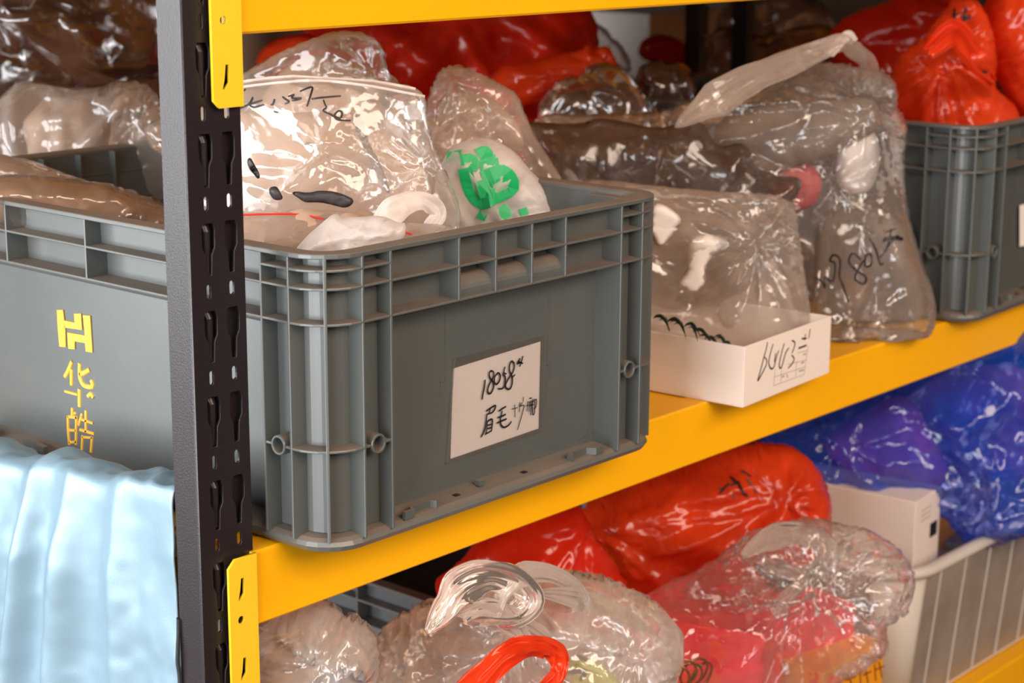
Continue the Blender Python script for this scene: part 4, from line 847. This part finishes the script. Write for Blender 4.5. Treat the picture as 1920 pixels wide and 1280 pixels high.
# red bags under the beam
tag(pillow('red_bag', [(800,1100),(860,1060),(900,1010),(960,970),(1050,945),(1100,955),(1105,1000),(1140,1050),(1175,1100),(1180,1180),(900,1180)], LR(1000, 1060, .26), DREDF, thick=.12, h=.005, ex=.05, crease=.007, csc=20, seed=97, knots=((1105, 960, .13, 18, .010),)), 'deep red bag in shadow left of the marked orange-red bag, lower shelf', 'bag')
rb = thing('red_bag', 'large orange-red bag with black marks under the middle beam, lower shelf', 'bag', LR(1330, 1090, .22))
RB = keep(pillow('film', [(1085,960),(1140,925),(1240,880),(1340,848),(1420,836),(1492,842),(1535,880),(1556,930),(1556,1000),(1500,1050),(1500,1200),(1250,1200),(1170,1110),(1110,1040)], LR(1330, 980, .22), REDF, thick=.16, h=.0042, ex=.06, crease=.008, csc=16, seed=98, fl=((((1130, 950), (1280, 900), (1400, 880)), 0.014, 0.012), (((1500, 850), (1420, 960), (1350, 1060)), 0.014, 0.012), (((1550, 930), (1460, 1000)), 0.014, 0.012), (((1200, 1000), (1400, 930)), 0.014, 0.012), (((1120, 960), (1200, 1060)), 0.014, 0.012)),
     knots=((1455, 905, .12, 14, .010), (1120, 960, .10, 12, .007))), rb)
keep(ribbon('handwriting', crop(900, 800, 2.667, [[(1192,305),(1275,350)], [(1245,285),(1200,335)], [(1250,250),(1282,285),(1250,292)], [(1288,270),(1308,318),(1340,350)], [(1335,262),(1385,332)], [(1308,218),(1352,250)]]), onto(RB, .0022), .0030, INK, None, .0002), rb)
tag(pillow('dark_bundle', [(1140,980),(1250,920),(1400,880),(1500,900),(1520,1000),(1450,1150),(1250,1150)], LR(1330, 1000, .29), film('maroon_packing', (.22, .03, .015), 0.97, rough=.35, bump=0.8, bs=34, gloss=.22, edge=.1, trans=.15), thick=.05, h=.01, crease=.018, jit=16, seed=99), 'dark contents of the orange-red bag', 'packing')
# red card box in a clear bag
bx = thing('red_box', 'bright red card box wrapped in the clear bag, lower shelf', 'box', LR(1460, 1280, .09))
Pb = [LR(u, v, .09) for u, v in ((1475, 1148),)][0]
bm = bmesh.new(); box(bm, -.10, .0, 0, .16, -.16, .0, Matrix.Translation(Vector(Pb)) @ Matrix.Rotation(.35, 4, 'Z') @ Matrix.Rotation(.12, 4, 'Y')); keep(bevel_mod(obj('carton', bm, REDBOX), .002), bx)
bm = bmesh.new(); box(bm, .005, .12, .01, .10, -.12, -.02, Matrix.Translation(Vector(Pb)) @ Matrix.Rotation(-.2, 4, 'Z')); o = bevel_mod(obj('red_box', bm, REDBOX), .002); tag(o, 'second dull red box at the right inside the clear bag, lower shelf', 'box')
cb = thing('clear_carrier_bag', 'clear bag wrapped round the red boxes, lower shelf', 'bag', LR(1480, 1300, .06))
keep(pillow('film', [(1180,1140),(1240,1100),(1340,1062),(1370,1025),(1430,990),(1520,975),(1580,985),(1640,1000),(1696,1040),(1716,1085),(1705,1130),(1650,1170),(1668,1215),(1620,1245),(1560,1275),(1500,1400),(1350,1400),(1230,1260)], LR(1480, 1150, .055), CLEAR, thick=.10, h=.0036, ex=.07, crease=.007, csc=22, seed=100, fl=((((1530, 1080), (1480, 1180), (1420, 1290)), 0.011, 0.01), (((1530, 1080), (1560, 1290)), 0.011, 0.01), (((1540, 1070), (1690, 1060)), 0.011, 0.01), (((1300, 1080), (1520, 1080)), 0.011, 0.01), (((1240, 1110), (1500, 1180)), 0.011, 0.01), (((1600, 1090), (1640, 1200)), 0.011, 0.01)),
     knots=((1530, 1080, .12, 22, .011), (1400, 1030, .08, 12, .006), (1660, 1120, .07, 12, .006))), cb)
keep(strap('handle', [LR(u, v, .035) for u, v in ((1450,1150),(1490,1105),(1525,1075),(1560,1050),(1590,1020))], CLEARW, wid=.016, th=.008, seed=9), cb)
keep(strap('handle', [LR(u, v, .040) for u, v in ((1395,1040),(1440,1010),(1500,1000),(1550,1030),(1530,1070),(1460,1075))], CLEARW, wid=.022, th=.010, seed=10, taper=(.3,1.1,1.1,1,1,.3)), cb)
tag(pillow('dark_bundle', [(1420,1050),(1470,1040),(1500,1090),(1470,1120),(1430,1100)], LR(1460, 1080, .10), GREYP, thick=.04, h=.006, crease=.011, jit=16, seed=101), 'dark grey piece peeping between folds above the red box', 'packing')
# yellow box with characters
yb = thing('yellow_box', 'small yellow-orange box with brown characters at the bottom, in front of the basket', 'box', LR(1600, 1280, .05))
A0 = LR(1532, 1255, .05)
bm = bmesh.new(); box(bm, 0, .125, 0, .06, -.10, .0, Matrix.Translation(Vector(LR(1545, 1262, .045)) + Vector((0, 0, .0)))); keep(bevel_mod(obj('carton', bm, solid('orange_card', (.85, .33, .01), .4)), .0015), yb)
P1 = LR(1600, 1250, .0445)
keep(ribbon('printed_characters', [[(1590,1262),(1598,1285)], [(1585,1275),(1605,1268)], [(1612,1256),(1614,1282)], [(1622,1252),(1628,1280)], [(1618,1266),(1634,1258)], [(1640,1245),(1642,1275)], [(1648,1240),(1654,1270)], [(1640,1256),(1658,1248)]], lambda u, v: (hit(u, v, 1, .0445), np.array([0, -1., 0])), .0022, solid('brown_ink', (.20, .03, .01), .5), None), yb)
# bronze coil rings
for i in range(5):
    c = LR(1262 + i * 13, 1268 - (i % 2) * 8, .07); bm = bmesh.new(); n = 20
    ax = Vector((math.cos(.5 + i * .25), math.sin(.5 + i * .25), .25)).normalized(); q = ax.to_track_quat('Z', 'Y').to_matrix()
    loft(bm, [[Vector(c) + q @ Vector(((.016 + .0013 * math.cos(b)) * math.cos(a), (.016 + .0013 * math.cos(b)) * math.sin(a), .0013 * math.sin(b))) for b in [2 * math.pi * j / 8 for j in range(8)]] for a in [2 * math.pi * k / n for k in range(n)]], close=True)
    tag(obj('metal_ring', bm, COIL, smooth=True), ('leftmost', 'second', 'middle', 'fourth', 'rightmost')[i] + ' of the five bronze metal rings left of the red box', 'ring', 'bronze rings beside the milky bag')
# blue bag
tag(pillow('purple_bundle', [(1530,830),(1600,780),(1700,730),(1740,800),(1790,900),(1700,930),(1600,900)], LR(1650, 850, .21), PURP, thick=.08, h=.008, ex=.03, crease=.008, csc=12, seed=110, yaw=-.2), 'purple roll in the left half of the blue bag', 'packing')
tag(pillow('purple_bundle', [(1680,760),(1760,700),(1860,680),(1980,700),(1980,880),(1880,910),(1790,900),(1720,860)], LR(1820, 800, .19), solid('pinkish_purple_roll', (.85, .28, .50), .5, bump=.5, bs=40, var=.35, vs=12), thick=.09, h=.008, ex=.03, crease=.008, csc=12, seed=111, yaw=-.2), 'pinkish purple roll in the right half of the blue bag', 'packing')
tag(pillow('blue_bag', [(1400,850),(1450,810),(1560,755),(1700,690),(1830,640),(1980,590),(2040,700),(2040,960),(1960,975),(1900,1000),(1840,1014),(1795,1000),(1765,950),(1690,950),(1560,942),(1500,900),(1440,890)], LR(1720, 840, .17), BLUEF, thick=.17, h=.0048, ex=.06, crease=.009, csc=16, seed=112, fl=((((1560, 770), (1650, 880), (1700, 920)), 0.014, 0.012), (((1700, 690), (1830, 800), (1860, 930)), 0.014, 0.012), (((1800, 650), (1960, 740)), 0.014, 0.012), (((1500, 820), (1620, 900)), 0.014, 0.012), (((1860, 930), (1960, 960)), 0.014, 0.012), (((1660, 720), (1800, 760), (1960, 820)), 0.014, 0.012)), yaw=-.2,
     knots=((1840, 930, .12, 14, .010), (1590, 800, .12, 14, .009))), 'shiny blue plastic bag over purple rolls at the right, lower shelf', 'bag')
# basket
bk = thing('plastic_basket', 'milky white plastic basket with rolled rim at the lower right', 'basket', (.955, .062, TOP0 + .001))
bw, bd_, bh = .52, .40, .19
def brr(i, r_, z, k=7): return [(x, y, z) for x, y, _ in rrect(bw, bd_, i, r_, 0, k)]
bm = bmesh.new(); loft(bm, [brr(.022, .05, 0), brr(.020, .05, .004), brr(.003, .05, bh - .012), brr(.005, .05, bh - .012), brr(.022, .05, .006), brr(.024, .05, .003)], close=True)
obj('shell', bm, film('basket_wall', (.60, .52, .44), .55, rough=.3, bump=.1, bs=10, gloss=.4, edge=.1), bk)
bm = bmesh.new(); bmesh_l = [brr(.003 + a, .05, bh - .012 + b) for a, b in ((0, 0), (-.010, 0), (-.014, .004), (-.013, .010), (-.006, .013), (.001, .011), (.002, .005))]
loft(bm, bmesh_l, close=True); obj('rim', bm, BASK, bk, smooth=True)
bm = bmesh.new(); loft(bm, [brr(.02, .05, .001), brr(.02, .05, .005)], cap0=True, cap1=True); obj('base', bm, BASK, bk)
for i in range(7):
    x = .085 + i * .062
    bm = bmesh.new(); loft(bm, [[(x + a, (.0195 if z < .01 else .0028) - b, z) for a, b in ((0, 0), (.0022, 0), (.0022, .0012), (0, .0012))] for z in (.005, bh - .013)], cap0=True, cap1=True)
    obj('rib', bm, BASK, bk)
# corner column of the basket, thicker milky plastic
bm = bmesh.new(); pts = []
for z, i_ in ((.003, .0195), (bh - .012, .0025)):
    r_ = .05 - i_; L_ = [(i_ - .0012 + (r_) * (1 - math.cos(a)) , i_ - .0012 + (r_) * (1 - math.sin(a)), z) for a in [math.pi / 2 * j / 10 for j in range(11)]]
    L2 = [(x + .003, y + .003, z) for x, y, z in L_][::-1]; pts.append(L_ + L2)
loft(bm, pts, cap0=True, cap1=True); obj('corner_column', bm, BASK, bk, smooth=True)
for i in range(7):
    t = thing('flat_packet', ('first','second','third','fourth','fifth','sixth','seventh')[i] + ' taupe packet from the left inside the milky basket', 'packet', (.955 + .06 + i * .058, .062 + .030, TOP0 + .008), .12, 'taupe packets in the basket')
    bm = bmesh.new(); box(bm, 0, .054, 0, .05, 0, .145 - .004 * (i % 3)); bevel_mod(obj('packet_body', bm, SLEEVES, t), .004)
# white box with barcode in the basket
wb = thing('white_box', 'white cardboard box with barcode sitting in the basket under the blue bag', 'box', LR(1712, 1052, .15), 0)
e0 = np.array(LR(1712, 1052, .10)); e1 = np.array(LR(1710, 945, .10)); hh = float(e1[2] - e0[2])
Rz = Matrix.Rotation(math.radians(6), 4, 'Z'); Mw = Matrix.Translation(Vector(e0)) @ Rz
bm = bmesh.new(); box(bm, 0, .075, 0, .23, -.04, hh, Mw); keep(bevel_mod(obj('carton', bm, BOXW), .001), wb)
bm = bmesh.new()
rg = random.Random(4); x = .046
while x < .066:
    w_ = rg.choice((.0006, .0011, .0017)); box(bm, x, x + w_, -.0006, 0, .016, .034, Mw); x += w_ + rg.choice((.0007, .0013))
keep(obj('barcode', bm, INK), wb)
bm = bmesh.new()
for j in range(3):
    for i in range(5): box(bm, .018 + i * .006, .021 + i * .006, -.0005, 0, .044 + j * .006, .0462 + j * .006, Mw)
keep(obj('small_print', bm, FAINT), wb)

# ================================================================== PALE BLUE CLOTH OVER THE SIDE BEAM
ns, nt_ = 150, 130; y0c, y1c = .0885, .47
ys = np.linspace(y0c, y1c, ns); Pc = np.zeros((ns, nt_, 3))
rg = np.random.default_rng(3)
for i, y in enumerate(ys):
    zr = .0505 - .022 * (y - .086) / .21 + .004 * math.sin(y * 60) * (.4 + .6 * (y > .15)); zr = max(zr, .018)
    for j in range(nt_):
        s = j / (nt_ - 1)
        if s < .16:   # the part lying back against the crate
            t = s / .16; x = -.010 - .0515 * t; z = zr - .018 * (1 - t) ** 2 + .004 * math.sin(t * 3.1)
        else:
            t = (s - .16) / .84; a = min(t / .06, 1) * math.pi / 2; x = -.0615 - .006 * math.sin(a); z = zr - .012 * (1 - math.cos(a)) - max(t - .06, 0) * .27 * (1 - .1 * (y - .09))
        Pc[i, j] = (x, y, z)
Pf = Pc.reshape(-1, 3)
S_ = np.tile(np.linspace(0, 1, nt_), ns); Y_ = Pf[:, 1]
hang = np.clip((S_ - .14) / .25, 0, 1)
fold = np.zeros(len(Pf))
for y_c, wd_, am, dr in ((.150, .010, .010, .02), (.205, .012, .020, .05), (.252, .010, .022, .07), (.300, .014, .014, .10), (.345, .018, .022, .1), (.40, .02, .012, .1)):
    fold += am * np.exp(-((Y_ - y_c - dr * (S_ - .2)) / (wd_ * (1 + .5 * hang))) ** 2)
fold *= np.clip((Y_ - .095) / .03, 0, 1)
fold += .0012 * ridged(Pf * np.array([1, 1, .35]), 30, 5) + .001 * noise(Pf, 90, 2)
Pf[:, 0] -= fold * (.10 + .9 * hang) ; Pf[:, 2] += fold * .22 * (1 - hang)
top = 1 - hang
Pf[:, 2] += top * .0040 * ridged(Pf, 38, 8)
idx = np.arange(ns * nt_).reshape(ns, nt_); q = np.stack([idx[:-1, :-1].ravel(), idx[1:, :-1].ravel(), idx[1:, 1:].ravel(), idx[:-1, 1:].ravel()], 1)
Ec = np.concatenate([np.stack([idx[:-1].ravel(), idx[1:].ravel()], 1), np.stack([idx[:, :-1].ravel(), idx[:, 1:].ravel()], 1), np.stack([idx[:-1, :-1].ravel(), idx[1:, 1:].ravel()], 1)])
rest = np.linalg.norm(Pf[Ec[:, 0]] - Pf[Ec[:, 1]], axis=1) * 1.03
Pf = relax(Pf + rg.normal(0, .0002, Pf.shape), Ec, rest, Pf.copy(), .04, .25, 60)
cl = thing('satin_cloth', 'pale blue satin cloth draped over the side of the rack, lower left', 'cloth', (-.07, .28, .03))
me = bpy.data.meshes.new('fabric'); me.from_pydata(Pf.tolist(), [], q.tolist()); me.polygons.foreach_set('use_smooth', [True] * len(me.polygons))
fb = link('fabric', me, CLOTH); sm_ = fb.modifiers.new('thickness', 'SOLIDIFY'); sm_.thickness = .0012; keep(fb, cl)
Pg = Pf.reshape(ns, nt_, 3)
def serge(pts, outward):
    bm = bmesh.new()
    for k in range(len(pts) - 1):
        for fr in (0, .5):
            p = pts[k] * (1 - fr) + pts[k + 1] * fr; d = pts[k + 1] - pts[k]; d = d / np.linalg.norm(d)
            a = p - d * .0009; b = p + d * .0009; c_ = p + outward * .0035 + d * .0012; nn_ = np.cross(d, outward) * .0008
            loft(bm, [[a + nn_, b + nn_, c_ + nn_], [a - nn_, b - nn_, c_ - nn_]], cap0=True, cap1=True)
    return bm
keep(obj('stitched_edge', serge(Pg[0, 60:], np.array([0, -1., 0])), SERGE), cl)
keep(obj('stitched_edge', serge(Pg[:, -1], np.array([0, 0, -1.])), SERGE), cl)
tag(pillow('maroon_cloth', [(-120,1150),(-10,1190),(10,1260),(40,1330),(330,1400),(-120,1500)], hit(0, 1270, 0, -.062), MAROON, thick=.02, h=.006, crease=.004, seed=120, yaw=.6), 'dark maroon cloth showing below the pale blue satin', 'cloth')
